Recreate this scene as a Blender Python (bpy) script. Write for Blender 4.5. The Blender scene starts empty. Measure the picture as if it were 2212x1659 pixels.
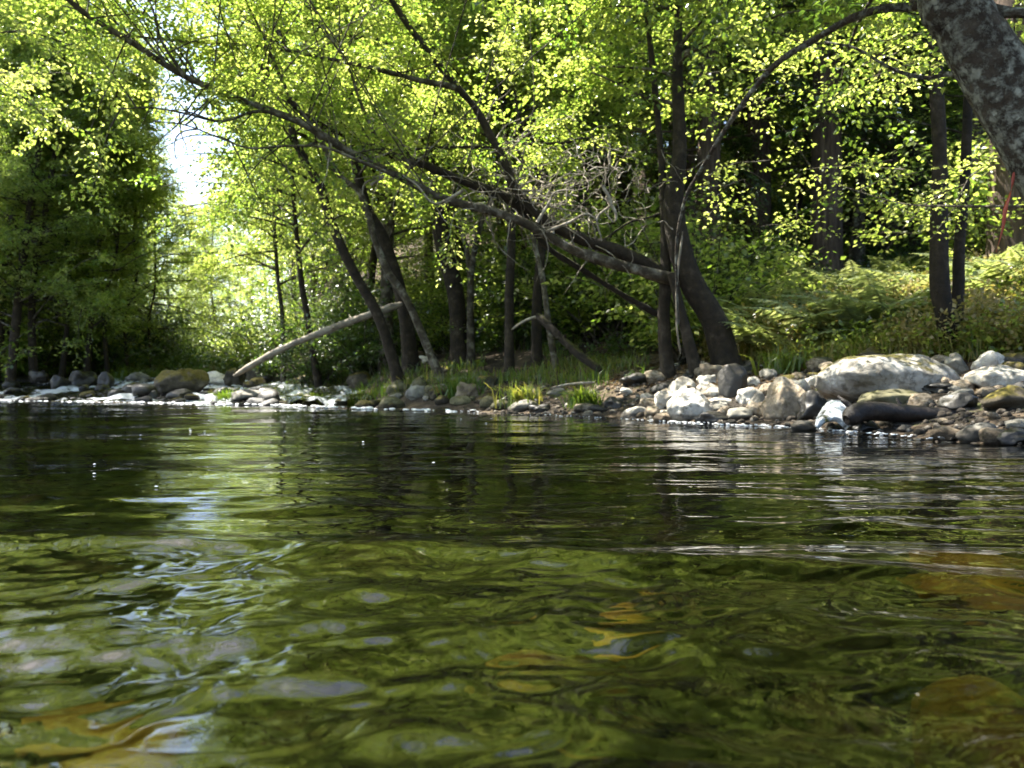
import bpy, math, random
import numpy as np
from mathutils import Vector

S = bpy.context.scene
COL = S.collection
# ------------------------------------------------------------------ camera
CAMH = 0.30
F = 1840.0                      # focal length in photo pixels (photo width 2212)
CX, CY = 1106.0, 829.5
cam_d = bpy.data.cameras.new("camera")
cam = bpy.data.objects.new("camera", cam_d); COL.objects.link(cam)
cam.location = (0, 0, CAMH); cam.rotation_euler = (math.radians(90), 0, 0)
cam_d.sensor_width = 36.0; cam_d.lens = 36.0 * F / 2212.0
cam_d.clip_start = 0.02; cam_d.clip_end = 600
cam_d.dof.use_dof = True; cam_d.dof.focus_distance = 2.2; cam_d.dof.aperture_fstop = 6.5
S.camera = cam
# ------------------------------------------------------------------ light
SUN = np.array([-0.40, 0.24, 0.86]); SUN /= np.linalg.norm(SUN)
w = bpy.data.worlds.new("World"); S.world = w; w.use_nodes = True
wn = w.node_tree; wn.nodes.clear()
sky = wn.nodes.new("ShaderNodeTexSky"); sky.sky_type = 'NISHITA'; sky.sun_disc = False
sky.sun_elevation = math.asin(SUN[2]); sky.sun_rotation = math.atan2(SUN[0], SUN[1])
sky.dust_density = 2.0
bg = wn.nodes.new("ShaderNodeBackground"); bg.inputs[1].default_value = 0.09
wo = wn.nodes.new("ShaderNodeOutputWorld")
wn.links.new(sky.outputs[0], bg.inputs[0]); wn.links.new(bg.outputs[0], wo.inputs[0])
sl = bpy.data.lights.new("sun", 'SUN'); sl.energy = 5.0; sl.angle = math.radians(0.5)
sl.color = (1.0, 0.95, 0.86)
so = bpy.data.objects.new("sun", sl); COL.objects.link(so)
so.rotation_euler = Vector(SUN).to_track_quat('Z', 'Y').to_euler()
S.view_settings.view_transform = 'Standard'; S.view_settings.look = 'None'
S.view_settings.gamma = 1.0; S.view_settings.exposure = 2.55
S.render.engine = 'CYCLES'
cy = S.cycles
cy.use_denoising = True; cy.max_bounces = 7; cy.diffuse_bounces = 3; cy.glossy_bounces = 3
cy.transmission_bounces = 5; cy.transparent_max_bounces = 8
cy.caustics_reflective = False; cy.caustics_refractive = False
cy.sample_clamp_indirect = 4.0; cy.use_adaptive_sampling = True; cy.adaptive_threshold = 0.02

# ------------------------------------------------------------------ noise
def _h(ix, iy, iz, seed):
    n = (ix * 374761393 + iy * 668265263 + iz * 2147483647 + seed * 1274126177) & 0xFFFFFFFF
    n = ((n ^ (n >> 13)) * 1274126177) & 0xFFFFFFFF
    n = ((n ^ (n >> 16)) * 2246822519) & 0xFFFFFFFF
    return ((n ^ (n >> 15)) & 0xFFFFFF) / float(0xFFFFFF)
def vn(x, y, z=None, seed=0):
    x = np.asarray(x, float); y = np.asarray(y, float)
    z = np.zeros_like(x) if z is None else np.asarray(z, float)
    ix, iy, iz = [np.floor(a).astype(np.int64) for a in (x, y, z)]
    f = [a - b for a, b in ((x, ix), (y, iy), (z, iz))]
    u, v, t = [a * a * a * (a * (a * 6 - 15) + 10) for a in f]
    r = 0
    for dx in (0, 1):
        for dy in (0, 1):
            for dz in (0, 1):
                r = r + (u if dx else 1 - u) * (v if dy else 1 - v) * (t if dz else 1 - t) * _h(ix + dx, iy + dy, iz + dz, seed)
    return r * 2 - 1
def fbm(x, y, z=None, o=4, seed=0):
    a, s, r = 1.0, 1.0, 0
    for k in range(o):
        r = r + a * vn(x * s + 17.3 * k, y * s - 9.1 * k, None if z is None else z * s + 3.7 * k, seed + k)
        a *= 0.5; s *= 2.03
    return r
def sst(a, b, x):
    t = np.clip((x - a) / (b - a), 0, 1); return t * t * (3 - 2 * t)

# ------------------------------------------------------------------ terrain function
def W(px, py, Y): return np.array([(px - CX) / F * Y, Y, CAMH - (py - CY) / F * Y])
_sh = [(0, 866), (150, 868), (300, 870), (450, 873), (600, 876), (800, 882), (1000, 889), (1180, 898), (1350, 907), (1500, 915), (1700, 924), (1850, 935), (2030, 948), (2212, 962)]
SHORE = [(-40, 21), (-20, 18)] + [((px - CX) / F * (CAMH * F / (py - CY)), CAMH * F / (py - CY)) for px, py in _sh] + [(2.75, 3.4), (3.1, 2.0), (3.5, 0.0), (3.8, -4), (4, -12)]
POOL = np.array(SHORE + [(-40, -12)])
def sdist(x, y):
    x = np.asarray(x, float); y = np.asarray(y, float)
    d = np.full(x.shape, 1e9); P = np.array(SHORE)
    for a, b in zip(P[:-1], P[1:]):
        ab = b - a; t = np.clip(((x - a[0]) * ab[0] + (y - a[1]) * ab[1]) / (ab @ ab), 0, 1)
        d = np.minimum(d, np.hypot(x - a[0] - t * ab[0], y - a[1] - t * ab[1]))
    ins = np.zeros(x.shape, bool); n = len(POOL)
    for i in range(n):
        x1, y1 = POOL[i]; x2, y2 = POOL[(i + 1) % n]
        c = ((y1 > y) != (y2 > y)) & (x < (x2 - x1) * (y - y1) / ((y2 - y1) if y2 != y1 else 1e-9) + x1)
        ins ^= c
    return np.where(ins, -d, d)
def ramp(s): return np.interp(s, [-1, 0, 1, 2, 3.2, 4, 6, 8, 30], [-.12, -.02, .07, .13, .26, .30, .45, .52, .6])
def ground(x, y):
    x = np.asarray(x, float); y = np.asarray(y, float)
    s = sdist(x, y)
    bk = np.interp(s, [0, .5, 1, 2, 3, 5, 8, 12, 20, 40, 90], [0, .12, .25, .50, .70, 1.15, 2.0, 3.2, 6.2, 14, 26])
    fl = np.interp(s, [0, .5, 1, 2, 3, 8, 90], [0, .12, .25, .42, .55, .75, 1.2])
    a = x + .28 * y; wv = sst(-1.5, 5, a)
    land = fl * (1 - wv) + bk * wv
    land = land + sst(0.3, 3, s) * (0.10 * fbm(x * .6, y * .6, seed=5, o=3) + .03 * vn(x * 3, y * 3, seed=9)) + .02 * vn(x * 2.2, y * 2.2, seed=3)
    edge = np.interp(y, [12, 15, 20, 30], [-1.0, -1.9, -5.0, -10]); m = sst(0, 1.3, edge - x) * (1 - sst(21, 23.5, y + .15 * (x + 8)))
    rap = ramp(s) - .12 + .05 * vn(x * 1.5, y * 1.5, seed=8)
    land = land * (1 - m) + rap * m
    bed = -np.interp(-s, [0, .4, 1.2, 3, 40], [0.0, .12, .34, .62, .85]) + .05 * fbm(x * 1.3, y * 1.3, seed=21, o=3)
    return np.where(s > 0, land, np.minimum(bed, .01))
def rapz(x, y):
    s = sdist(x, y); nz = fbm(x * 1.3, y * 1.8, seed=71, o=4)
    return ramp(s) + .07 * nz * sst(-.3, 1, s) + .055 * (1 - 2 * np.abs(fbm(x * 2.6, y * 2.0, seed=73, o=4) * .7)) * sst(-.2, .8, s) - .03 * sst(-.2, .8, s) - .06 * sst(-.15, -.5, s)
_c = {}
def hit(px, py, y0=2.2, y1=60):
    """distance at which the sight line through a photo point meets the ground"""
    k = (px, py, y0)
    if k in _c: return _c[k]
    Y = np.arange(y0, y1, .03); p = W(px, py, 1.0)
    g = ground(p[0] * Y, Y)
    if px < 620 and y0 < 5: g = np.where(Y < 22, np.maximum(g, rapz(p[0] * Y, Y) - .02), g)
    z = CAMH + (p[2] - CAMH) * Y
    i = np.nonzero(z <= np.maximum(g, 0) + 1e-4)[0]
    r = float(Y[i[0]]) if len(i) else y1
    _c[k] = r; return r

# ------------------------------------------------------------------ materials
def nt(name):
    m = bpy.data.materials.new(name); m.use_nodes = True; t = m.node_tree; t.nodes.clear()
    o = t.nodes.new("ShaderNodeOutputMaterial")
    def N(ty, **kw):
        n = t.nodes.new("ShaderNode" + ty)
        for k, v in kw.items():
            if k.startswith("i_"):
                key = k[2:]; key = int(key) if key.isdigit() else key.replace("_", " ")
                n.inputs[key].default_value = v
            else: setattr(n, k, v)
        return n
    return m, t, N, t.links.new, o
def ramp_node(N, stops):
    r = N("ValToRGB"); e = r.color_ramp.elements
    while len(e) < len(stops): e.new(0.5)
    for el, (p, c) in zip(e, stops): el.position = p; el.color = (*c, 1)
    return r
def mat_leaf(name, cols, trans, tf=0.5, rough=0.38, spec=0.5):
    m, t, N, L, o = nt(name)
    at = N("Attribute", attribute_name="tone"); oi = N("ObjectInfo")
    ad = N("Math", operation='MULTIPLY_ADD'); ad.inputs[1].default_value = .3
    L(oi.outputs['Random'], ad.inputs[0]); L(at.outputs['Fac'], ad.inputs[2])
    sb = N("Math", operation='SUBTRACT'); sb.inputs[1].default_value = .15; L(ad.outputs[0], sb.inputs[0])
    r = ramp_node(N, list(zip(np.linspace(0, 1, len(cols)), cols))); L(sb.outputs[0], r.inputs[0])
    p = N("BsdfPrincipled"); L(r.outputs[0], p.inputs['Base Color']); p.inputs['Roughness'].default_value = rough
    p.inputs['Specular IOR Level'].default_value = spec
    tr = N("BsdfTranslucent"); r2 = ramp_node(N, list(zip(np.linspace(0, 1, len(trans)), trans))); L(sb.outputs[0], r2.inputs[0]); L(r2.outputs[0], tr.inputs[0])
    mx = N("MixShader"); mx.inputs[0].default_value = tf
    L(p.outputs[0], mx.inputs[1]); L(tr.outputs[0], mx.inputs[2]); L(mx.outputs[0], o.inputs[0])
    return m
ROCKS = ('granite', 'rock')
def mat_noise(name, stops, scale=6, detail=8, rough=.9, bump=.3, bscale=20, bdist=.02, moss=None, mossamt=.5, stretch=(1, 1, 1), spec=.3, patch=None, patchscale=5, patchamt=.55, wet=None):
    m, t, N, L, o = nt(name)
    tc = N("TexCoord"); mp = N("Mapping"); mp.inputs['Scale'].default_value = stretch; L(tc.outputs['Object'], mp.inputs[0])
    oi = N("ObjectInfo"); ofs = N("VectorMath", operation='ADD'); L(mp.outputs[0], ofs.inputs[0])
    cb = N("CombineXYZ"); mu = N("Math", operation='MULTIPLY'); mu.inputs[1].default_value = 37
    L(oi.outputs['Random'], mu.inputs[0]); L(mu.outputs[0], cb.inputs[0]); L(cb.outputs[0], ofs.inputs[1])
    n1 = N("TexNoise"); n1.inputs['Scale'].default_value = scale; n1.inputs['Detail'].default_value = detail; n1.inputs['Roughness'].default_value = .62
    L(ofs.outputs[0], n1.inputs[0]); r = ramp_node(N, stops); L(n1.outputs[0], r.inputs[0]); colr = r.outputs[0]
    hv = N("HueSaturation"); vm = N("MapRange"); vm.inputs[3].default_value = .75; vm.inputs[4].default_value = 1.25
    L(oi.outputs['Random'], vm.inputs[0]); L(vm.outputs[0], hv.inputs['Value']); L(colr, hv.inputs['Color']); colr = hv.outputs[0]
    if patch:
        n3 = N("TexNoise"); n3.inputs['Scale'].default_value = patchscale; n3.inputs['Detail'].default_value = 6; n3.inputs['Roughness'].default_value = .7
        L(ofs.outputs[0], n3.inputs[0]); rr = ramp_node(N, [(patchamt - .03, (0, 0, 0)), (patchamt + .11, (1, 1, 1))]); L(n3.outputs[0], rr.inputs[0])
        mx = N("MixRGB"); L(rr.outputs[0], mx.inputs[0]); L(colr, mx.inputs[1]); mx.inputs[2].default_value = (*patch, 1); colr = mx.outputs[0]; pmask = rr
    if moss:
        g = N("NewGeometry"); sx = N("SeparateXYZ"); L(g.outputs['Normal'], sx.inputs[0])
        n2 = N("TexNoise"); n2.inputs['Scale'].default_value = 3.2; n2.inputs['Detail'].default_value = 9; n2.inputs['Roughness'].default_value = .7
        L(ofs.outputs[0], n2.inputs[0])
        a = N("Math", operation='MULTIPLY_ADD'); a.inputs[1].default_value = .28; L(sx.outputs[2], a.inputs[0]); L(n2.outputs[0], a.inputs[2])
        rr = ramp_node(N, [(1.12 - mossamt * .6, (0, 0, 0)), (min(1, 1.2 - mossamt * .6), (1, 1, 1))]); L(a.outputs[0], rr.inputs[0])
        n4 = N("TexNoise"); n4.inputs['Scale'].default_value = 40; L(ofs.outputs[0], n4.inputs[0])
        mr = ramp_node(N, [(.3, tuple(c * .5 for c in moss)), (.7, tuple(min(1, c * 1.5) for c in moss))]); L(n4.outputs[0], mr.inputs[0])
        mx = N("MixRGB"); L(rr.outputs[0], mx.inputs[0]); L(colr, mx.inputs[1]); L(mr.outputs[0], mx.inputs[2]); colr = mx.outputs[0]
    p = N("BsdfPrincipled"); p.inputs['Roughness'].default_value = rough; p.inputs['Specular IOR Level'].default_value = spec
    if name.endswith(ROCKS):   # thin darker veins, and the wet tide line near the water
        vo = N("TexVoronoi"); vo.feature = 'DISTANCE_TO_EDGE'; vo.inputs['Scale'].default_value = 5.5; dn = N("MixRGB"); dn.inputs[0].default_value = .25; L(ofs.outputs[0], dn.inputs[1]); L(n1.outputs['Color'], dn.inputs[2]); L(dn.outputs[0], vo.inputs[0])
        vr = ramp_node(N, [(.0, (.35, .32, .28)), (.035, (1, 1, 1))]); L(vo.outputs[0], vr.inputs[0])
        mv = N("MixRGB", blend_type='MULTIPLY'); mv.inputs[0].default_value = .55; L(colr, mv.inputs[1]); L(vr.outputs[0], mv.inputs[2])
        gp = N("NewGeometry"); sp = N("SeparateXYZ"); L(gp.outputs['Position'], sp.inputs[0]); wa = N("Math", operation='MULTIPLY_ADD'); wa.inputs[1].default_value = .10; L(n1.outputs[0], wa.inputs[0]); wa.inputs[2].default_value = -.0
        ws = N("Math", operation='SUBTRACT'); L(sp.outputs[2], ws.inputs[0]); L(wa.outputs[0], ws.inputs[1]); wr = ramp_node(N, [(.0, (.32, .30, .28)), (.02, (1, 1, 1))]); L(ws.outputs[0], wr.inputs[0])
        mw = N("MixRGB", blend_type='MULTIPLY'); mw.inputs[0].default_value = 1; L(mv.outputs[0], mw.inputs[1]); L(wr.outputs[0], mw.inputs[2]); colr = mw.outputs[0]
    L(colr, p.inputs['Base Color'])
    nb = N("TexNoise"); nb.inputs['Scale'].default_value = bscale; nb.inputs['Detail'].default_value = 8; nb.inputs['Roughness'].default_value = .65; L(ofs.outputs[0], nb.inputs[0])
    b = N("Bump"); b.inputs['Strength'].default_value = bump; b.inputs['Distance'].default_value = bdist; hs = nb.outputs[0]
    if patch: ha = N("Math", operation='MULTIPLY_ADD'); ha.inputs[1].default_value = .35; L(pmask.outputs[0], ha.inputs[0]); L(nb.outputs[0], ha.inputs[2]); hs = ha.outputs[0]
    L(hs, b.inputs['Height']); L(b.outputs[0], p.inputs['Normal'])
    L(p.outputs[0], o.inputs[0]); return m

M = {}
M['leaf'] = mat_leaf("alder_leaf", [(.035, .065, .014), (.065, .10, .020), (.10, .125, .026), (.13, .135, .032)],
                     [(.15, .28, .025), (.32, .46, .05), (.53, .62, .11), (.73, .76, .22)], .55, .32, .9)
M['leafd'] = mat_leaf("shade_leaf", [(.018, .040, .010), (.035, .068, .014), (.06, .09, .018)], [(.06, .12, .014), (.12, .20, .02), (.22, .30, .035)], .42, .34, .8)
M['needle'] = mat_leaf("conifer_needle", [(.018, .042, .014), (.035, .068, .020), (.06, .095, .026)], [(.05, .10, .015), (.10, .17, .02), (.17, .24, .035)], .4)
M['fern'] = mat_leaf("fern_frond", [(.12, .16, .07), (.20, .24, .12), (.30, .32, .18)], [(.2, .28, .06), (.34, .40, .10), (.5, .5, .18)], .4, .3, .8)
M['weed'] = mat_leaf("dry_weed", [(.05, .07, .012), (.12, .10, .025), (.24, .19, .08), (.34, .27, .14)], [(.12, .18, .015), (.3, .26, .04), (.4, .32, .1), (.5, .42, .18)], .4)
M['grass'] = mat_leaf("grass_blade", [(.035, .08, .010), (.08, .12, .014), (.17, .16, .04), (.26, .22, .08)], [(.1, .2, .01), (.2, .28, .02), (.4, .36, .06), (.5, .42, .12)], .4)
M['litter'] = mat_leaf("dead_leaf", [(.06, .035, .015), (.13, .08, .035), (.22, .16, .08)], [(.1, .05, .02), (.15, .09, .03), (.2, .14, .05)], .2, .6)
M['bark'] = mat_noise("alder_bark", [(.3, (.014, .010, .006)), (.5, (.05, .04, .026)), (.7, (.20, .18, .14))], 9, bump=.7, bscale=26, bdist=.02, moss=(.06, .065, .012), mossamt=.55, patch=(.30, .29, .24), patchscale=7, patchamt=.60)
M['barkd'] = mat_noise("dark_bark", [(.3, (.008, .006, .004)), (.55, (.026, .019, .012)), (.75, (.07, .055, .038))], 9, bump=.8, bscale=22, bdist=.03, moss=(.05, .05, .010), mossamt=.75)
M['barkc'] = mat_noise("conifer_bark", [(.3, (.03, .020, .014)), (.55, (.10, .07, .05)), (.75, (.2, .15, .115))], 5, bump=1, bscale=10, bdist=.05, stretch=(3, 3, .4))
M['barkl'] = mat_noise("lichened_bark", [(.3, (.018, .012, .007)), (.5, (.055, .040, .026)), (.7, (.13, .105, .075))], 8, bump=1.0, bscale=15, bdist=.05, patch=(.32, .31, .24), patchscale=20, patchamt=.49, moss=(.06, .05, .012), mossamt=.35)
M['twig'] = mat_noise("pale_twig", [(.3, (.09, .07, .05)), (.55, (.24, .21, .165)), (.75, (.44, .40, .33))], 14, bump=.3)
M['wood'] = mat_noise("bare_grey_wood", [(.3, (.16, .13, .10)), (.55, (.30, .26, .20)), (.75, (.44, .40, .33))], 8, bump=.4, bscale=18, stretch=(1, 1, 1))
M['wetlog'] = mat_noise("wet_black_wood", [(.3, (.006, .005, .004)), (.6, (.018, .013, .010)), (.8, (.035, .026, .018))], 10, rough=.5, bump=.9, bscale=14, spec=.25)
M['pale'] = mat_noise("pale_granite", [(.3, (.17, .145, .11)), (.47, (.46, .42, .345)), (.6, (.64, .60, .52)), (.75, (.76, .73, .65))], 5, bump=.8, bscale=12, bdist=.04, patch=(.12, .10, .07), patchscale=11, patchamt=.60)
M['palem'] = mat_noise("pale_mossy_granite", [(.3, (.12, .105, .08)), (.5, (.30, .28, .24)), (.68, (.50, .47, .42))], 5, bump=.9, bscale=12, bdist=.04, moss=(.075, .065, .010), mossamt=.70, patch=(.13, .115, .09), patchscale=9, patchamt=.57)
M['tan'] = mat_noise("tan_rock", [(.3, (.10, .075, .05)), (.5, (.24, .19, .13)), (.7, (.40, .34, .26))], 7, bump=.7, bscale=12, bdist=.03, patch=(.09, .07, .03), patchscale=8, patchamt=.56)
M['grey'] = mat_noise("grey_rock", [(.3, (.06, .055, .045)), (.5, (.15, .14, .115)), (.7, (.27, .255, .22))], 7, bump=.5, bscale=16, bdist=.03)
M['dark'] = mat_noise("dark_wet_rock", [(.3, (.008, .007, .005)), (.55, (.022, .019, .014)), (.75, (.055, .048, .038))], 8, rough=.45, bump=.6, bscale=15, spec=.4)
M['mossr'] = mat_noise("mossy_rock", [(.3, (.03, .024, .015)), (.55, (.075, .062, .042)), (.75, (.15, .13, .1))], 7, bump=.8, bscale=18, bdist=.03, moss=(.085, .070, .010), mossamt=.84)
M['olive'] = mat_noise("olive_rock", [(.3, (.05, .045, .022)), (.55, (.12, .11, .06)), (.75, (.2, .18, .11))], 6, bump=.5, bscale=14, moss=(.055, .052, .010), mossamt=.7)
M['amber'] = mat_noise("amber_riverbed_stone", [(.3, (.06, .030, .006)), (.5, (.24, .12, .02)), (.7, (.5, .29, .07))], 5, rough=.7, bump=.3, patch=(.04, .06, .012), patchscale=6, patchamt=.56)
M['ground'] = mat_noise("forest_soil", [(.28, (.010, .007, .004)), (.45, (.030, .021, .012)), (.58, (.075, .052, .030)), (.75, (.19, .14, .09))], 2.2, detail=12, bump=1, bscale=14, bdist=.05, moss=(.05, .06, .010), mossamt=.45)
M['bed'] = mat_noise("riverbed_silt", [(.3, (.004, .005, .002)), (.45, (.010, .012, .003)), (.6, (.024, .025, .006)), (.78, (.07, .055, .018))], 3.5, detail=7, bump=.6, bscale=9, bdist=.05)
M['ribbon'] = mat_leaf("orange_ribbon", [(.42, .07, .03), (.5, .10, .04)], [(.5, .09, .03), (.5, .11, .04)], .35)

def water_mat(name, foam):
    m, t, N, L, o = nt(name)
    tc = N("TexCoord"); mp = N("Mapping"); mp.inputs['Scale'].default_value = (1, 1.3, 1) if not foam else (1, 1, 1); L(tc.outputs['Object'], mp.inputs[0])
    n1 = N("TexNoise"); n1.inputs['Scale'].default_value = 14 if not foam else 12; n1.inputs['Detail'].default_value = 1 if not foam else 7; n1.inputs['Distortion'].default_value = 1.2; L(mp.outputs[0], n1.inputs[0])
    b = N("Bump"); b.inputs['Strength'].default_value = 1.0; b.inputs['Distance'].default_value = .0007 if not foam else .03; L(n1.outputs[0], b.inputs['Height'])
    fr = N("Fresnel"); fr.inputs[0].default_value = 1.42; L(b.outputs[0], fr.inputs['Normal'])
    rf = N("BsdfRefraction"); rf.inputs['IOR'].default_value = 1.33; rf.inputs['Roughness'].default_value = 0; rf.inputs['Color'].default_value = (.42, .46, .26, 1); L(b.outputs[0], rf.inputs['Normal'])
    tp = N("BsdfTransparent"); tp.inputs[0].default_value = (.45, .50, .30, 1)
    gl = N("BsdfGlossy"); gl.inputs['Roughness'].default_value = 0.0; gl.inputs['Color'].default_value = (1, 1, 1, 1); L(b.outputs[0], gl.inputs['Normal'])
    m1 = N("MixShader"); m1.inputs[0].default_value = .25; L(rf.outputs[0], m1.inputs[1]); L(tp.outputs[0], m1.inputs[2])
    m2 = N("MixShader"); L(fr.outputs[0], m2.inputs[0]); L(m1.outputs[0], m2.inputs[1]); L(gl.outputs[0], m2.inputs[2]); out = m2
    if foam:
        at = N("Attribute", attribute_name="foam")
        nf = N("TexNoise"); nf.inputs['Scale'].default_value = 12; nf.inputs['Detail'].default_value = 8; nf.inputs['Roughness'].default_value = .75; L(tc.outputs['Object'], nf.inputs[0])
        a = N("Math", operation='ADD'); L(nf.outputs[0], a.inputs[0]); L(at.outputs['Fac'], a.inputs[1])
        rr = ramp_node(N, [(.84, (0, 0, 0)), (1.0, (.9, .9, .9))]); L(a.outputs[0], rr.inputs[0])
        p = N("BsdfPrincipled"); p.inputs['Base Color'].default_value = (.50, .53, .54, 1); p.inputs['Roughness'].default_value = .3; L(b.outputs[0], p.inputs['Normal'])
        m3 = N("MixShader"); L(rr.outputs[0], m3.inputs[0]); L(out.outputs[0], m3.inputs[1]); L(p.outputs[0], m3.inputs[2]); out = m3
    L(out.outputs[0], o.inputs[0]); return m
M['water'] = water_mat("river_water", False)
M['rapid'] = water_mat("white_water", True)
m, t, N, L, o = nt("foam")
p = N("BsdfPrincipled"); p.inputs['Base Color'].default_value = (.8, .81, .8, 1); p.inputs['Roughness'].default_value = .35; L(p.outputs[0], o.inputs[0]); M['foam'] = m

# ------------------------------------------------------------------ mesh helpers
def mesh_np(name, V, Q, mat, tone=None, smooth=False, attr="tone"):
    """V (n,3), Q (m,k) equal-size faces"""
    V = np.ascontiguousarray(V, np.float32); Q = np.ascontiguousarray(Q, np.int32)
    me = bpy.data.meshes.new(name); k = Q.shape[1]
    me.vertices.add(len(V)); me.vertices.foreach_set("co", V.ravel())
    me.loops.add(Q.size); me.loops.foreach_set("vertex_index", Q.ravel())
    me.polygons.add(len(Q)); me.polygons.foreach_set("loop_start", np.arange(0, Q.size, k, dtype=np.int32))
    me.polygons.foreach_set("use_smooth", np.full(len(Q), smooth))
    me.update(calc_edges=True)
    if tone is not None:
        dom = 'FACE' if len(tone) == len(Q) else 'POINT'
        a = me.attributes.new(attr, 'FLOAT', dom); a.data.foreach_set("value", np.ascontiguousarray(tone, np.float32))
    me.materials.append(mat); return me
def link(name, me, parent=None, loc=(0, 0, 0), rot=(0, 0, 0), scale=(1, 1, 1)):
    o = bpy.data.objects.new(name, me); COL.objects.link(o)
    if parent: o.parent = parent
    o.location = loc; o.rotation_euler = rot; o.scale = scale; return o
def tag(o, label=None, cat=None, group=None, kind=None):
    if label: o['label'] = label
    if cat: o['category'] = cat
    if group: o['group'] = group
    if kind: o['kind'] = kind
    return o
def smooth_path(P, sub=6):
    P = np.asarray(P, float); out = []
    E = np.vstack([2 * P[0] - P[1], P, 2 * P[-1] - P[-2]])
    for i in range(1, len(E) - 2):
        p0, p1, p2, p3 = E[i - 1:i + 3]
        for t in np.linspace(0, 1, sub, endpoint=False):
            out.append(.5 * ((2 * p1) + (p2 - p0) * t + (2 * p0 - 5 * p1 + 4 * p2 - p3) * t * t + (3 * p1 - p0 - 3 * p2 + p3) * t ** 3))
    out.append(E[-2]); return np.array(out)
class Tubes:
    def __init__(s): s.V = []; s.Q = []; s.n = 0
    def add(s, P, R, seg=8, rough=.12, seed=0, flare=0):
        P = np.asarray(P, float); n = len(P); R = np.broadcast_to(np.asarray(R, float), (n,)).copy()
        T = np.gradient(P, axis=0); T /= np.linalg.norm(T, axis=1)[:, None] + 1e-9
        a = np.array([.0, 0, 1.]) if abs(T[0][2]) < .8 else np.array([1., 0, 0])
        A = a - (T @ a)[:, None] * T; A /= np.linalg.norm(A, axis=1)[:, None] + 1e-9; B = np.cross(T, A)
        th = np.linspace(0, 2 * np.pi, seg, endpoint=False)
        d = A[:, None, :] * np.cos(th)[None, :, None] + B[:, None, :] * np.sin(th)[None, :, None]
        r = R[:, None] * np.ones(seg)
        V = P[:, None, :] + d * r[..., None]
        if rough:
            sc = 1.0 / max(R.max() * 1.6, .004)
            k = vn(V[..., 0] * sc, V[..., 1] * sc, V[..., 2] * sc * .5, seed)
            V = P[:, None, :] + d * (r * (1 + rough * k))[..., None]
        V = V.reshape(-1, 3); i = np.arange(n - 1)[:, None] * seg; j = np.arange(seg)[None, :]; j2 = (j + 1) % seg
        Q = np.stack([i + j, i + j2, i + seg + j2, i + seg + j], -1).reshape(-1, 4) + s.n
        s.V.append(V); s.Q.append(Q); s.n += len(V)
        # end caps as degenerate-free quads collapsing on a centre ring
        for e, base in ((0, 0), (n - 1, (n - 1) * seg)):
            s.V.append(P[e][None] + T[e] * R[e] * (.25 if e else -.25)); c = s.n; s.n += 1
            r0 = s.n - 1 - len(V) + base if e == 0 else s.n - 2 - len(V) + base
            for q in range(0, seg, 2):
                s.Q.append(np.array([[r0 + q, r0 + (q + 1) % seg, r0 + (q + 2) % seg, c]]))
    def mesh(s, name, mat, off=(0, 0, 0)):
        return mesh_np(name, np.vstack(s.V) - np.asarray(off), np.vstack(s.Q), mat, smooth=True)
def nrm(v): return v / (np.linalg.norm(v, axis=-1, keepdims=True) + 1e-9)
def leaf_quads(P, D, Nn, L, Wd, fold=.25):
    """leaf of six points, two folded quads: base, right1, right2, tip, left2, left1"""
    Sd = nrm(np.cross(D, Nn)); Nn = np.cross(Sd, D); L = L[:, None]; Wd = Wd[:, None]
    b = P; tip = P + D * L - Nn * L * .12
    r1 = P + D * L * .3 + Sd * Wd * .5 + Nn * Wd * fold; r2 = P + D * L * .7 + Sd * Wd * .42 + Nn * Wd * fold
    l1 = P + D * L * .3 - Sd * Wd * .5 + Nn * Wd * fold; l2 = P + D * L * .7 - Sd * Wd * .42 + Nn * Wd * fold
    V = np.stack([b, r1, r2, tip, l2, l1], 1).reshape(-1, 3)
    i = np.arange(len(P))[:, None] * 6
    Q = np.concatenate([i + np.array([[0, 1, 2, 3]]), i + np.array([[0, 3, 4, 5]])], 1).reshape(-1, 4)
    return V, Q
def diamonds(P, D, Nn, L, Wd):
    Sd = nrm(np.cross(D, Nn)); L = L[:, None]; Wd = Wd[:, None]
    V = np.stack([P, P + D * L * .45 + Sd * Wd * .5, P + D * L - Nn * L * .1, P + D * L * .45 - Sd * Wd * .5], 1).reshape(-1, 3)
    return V, np.arange(len(V)).reshape(-1, 4)
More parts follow.
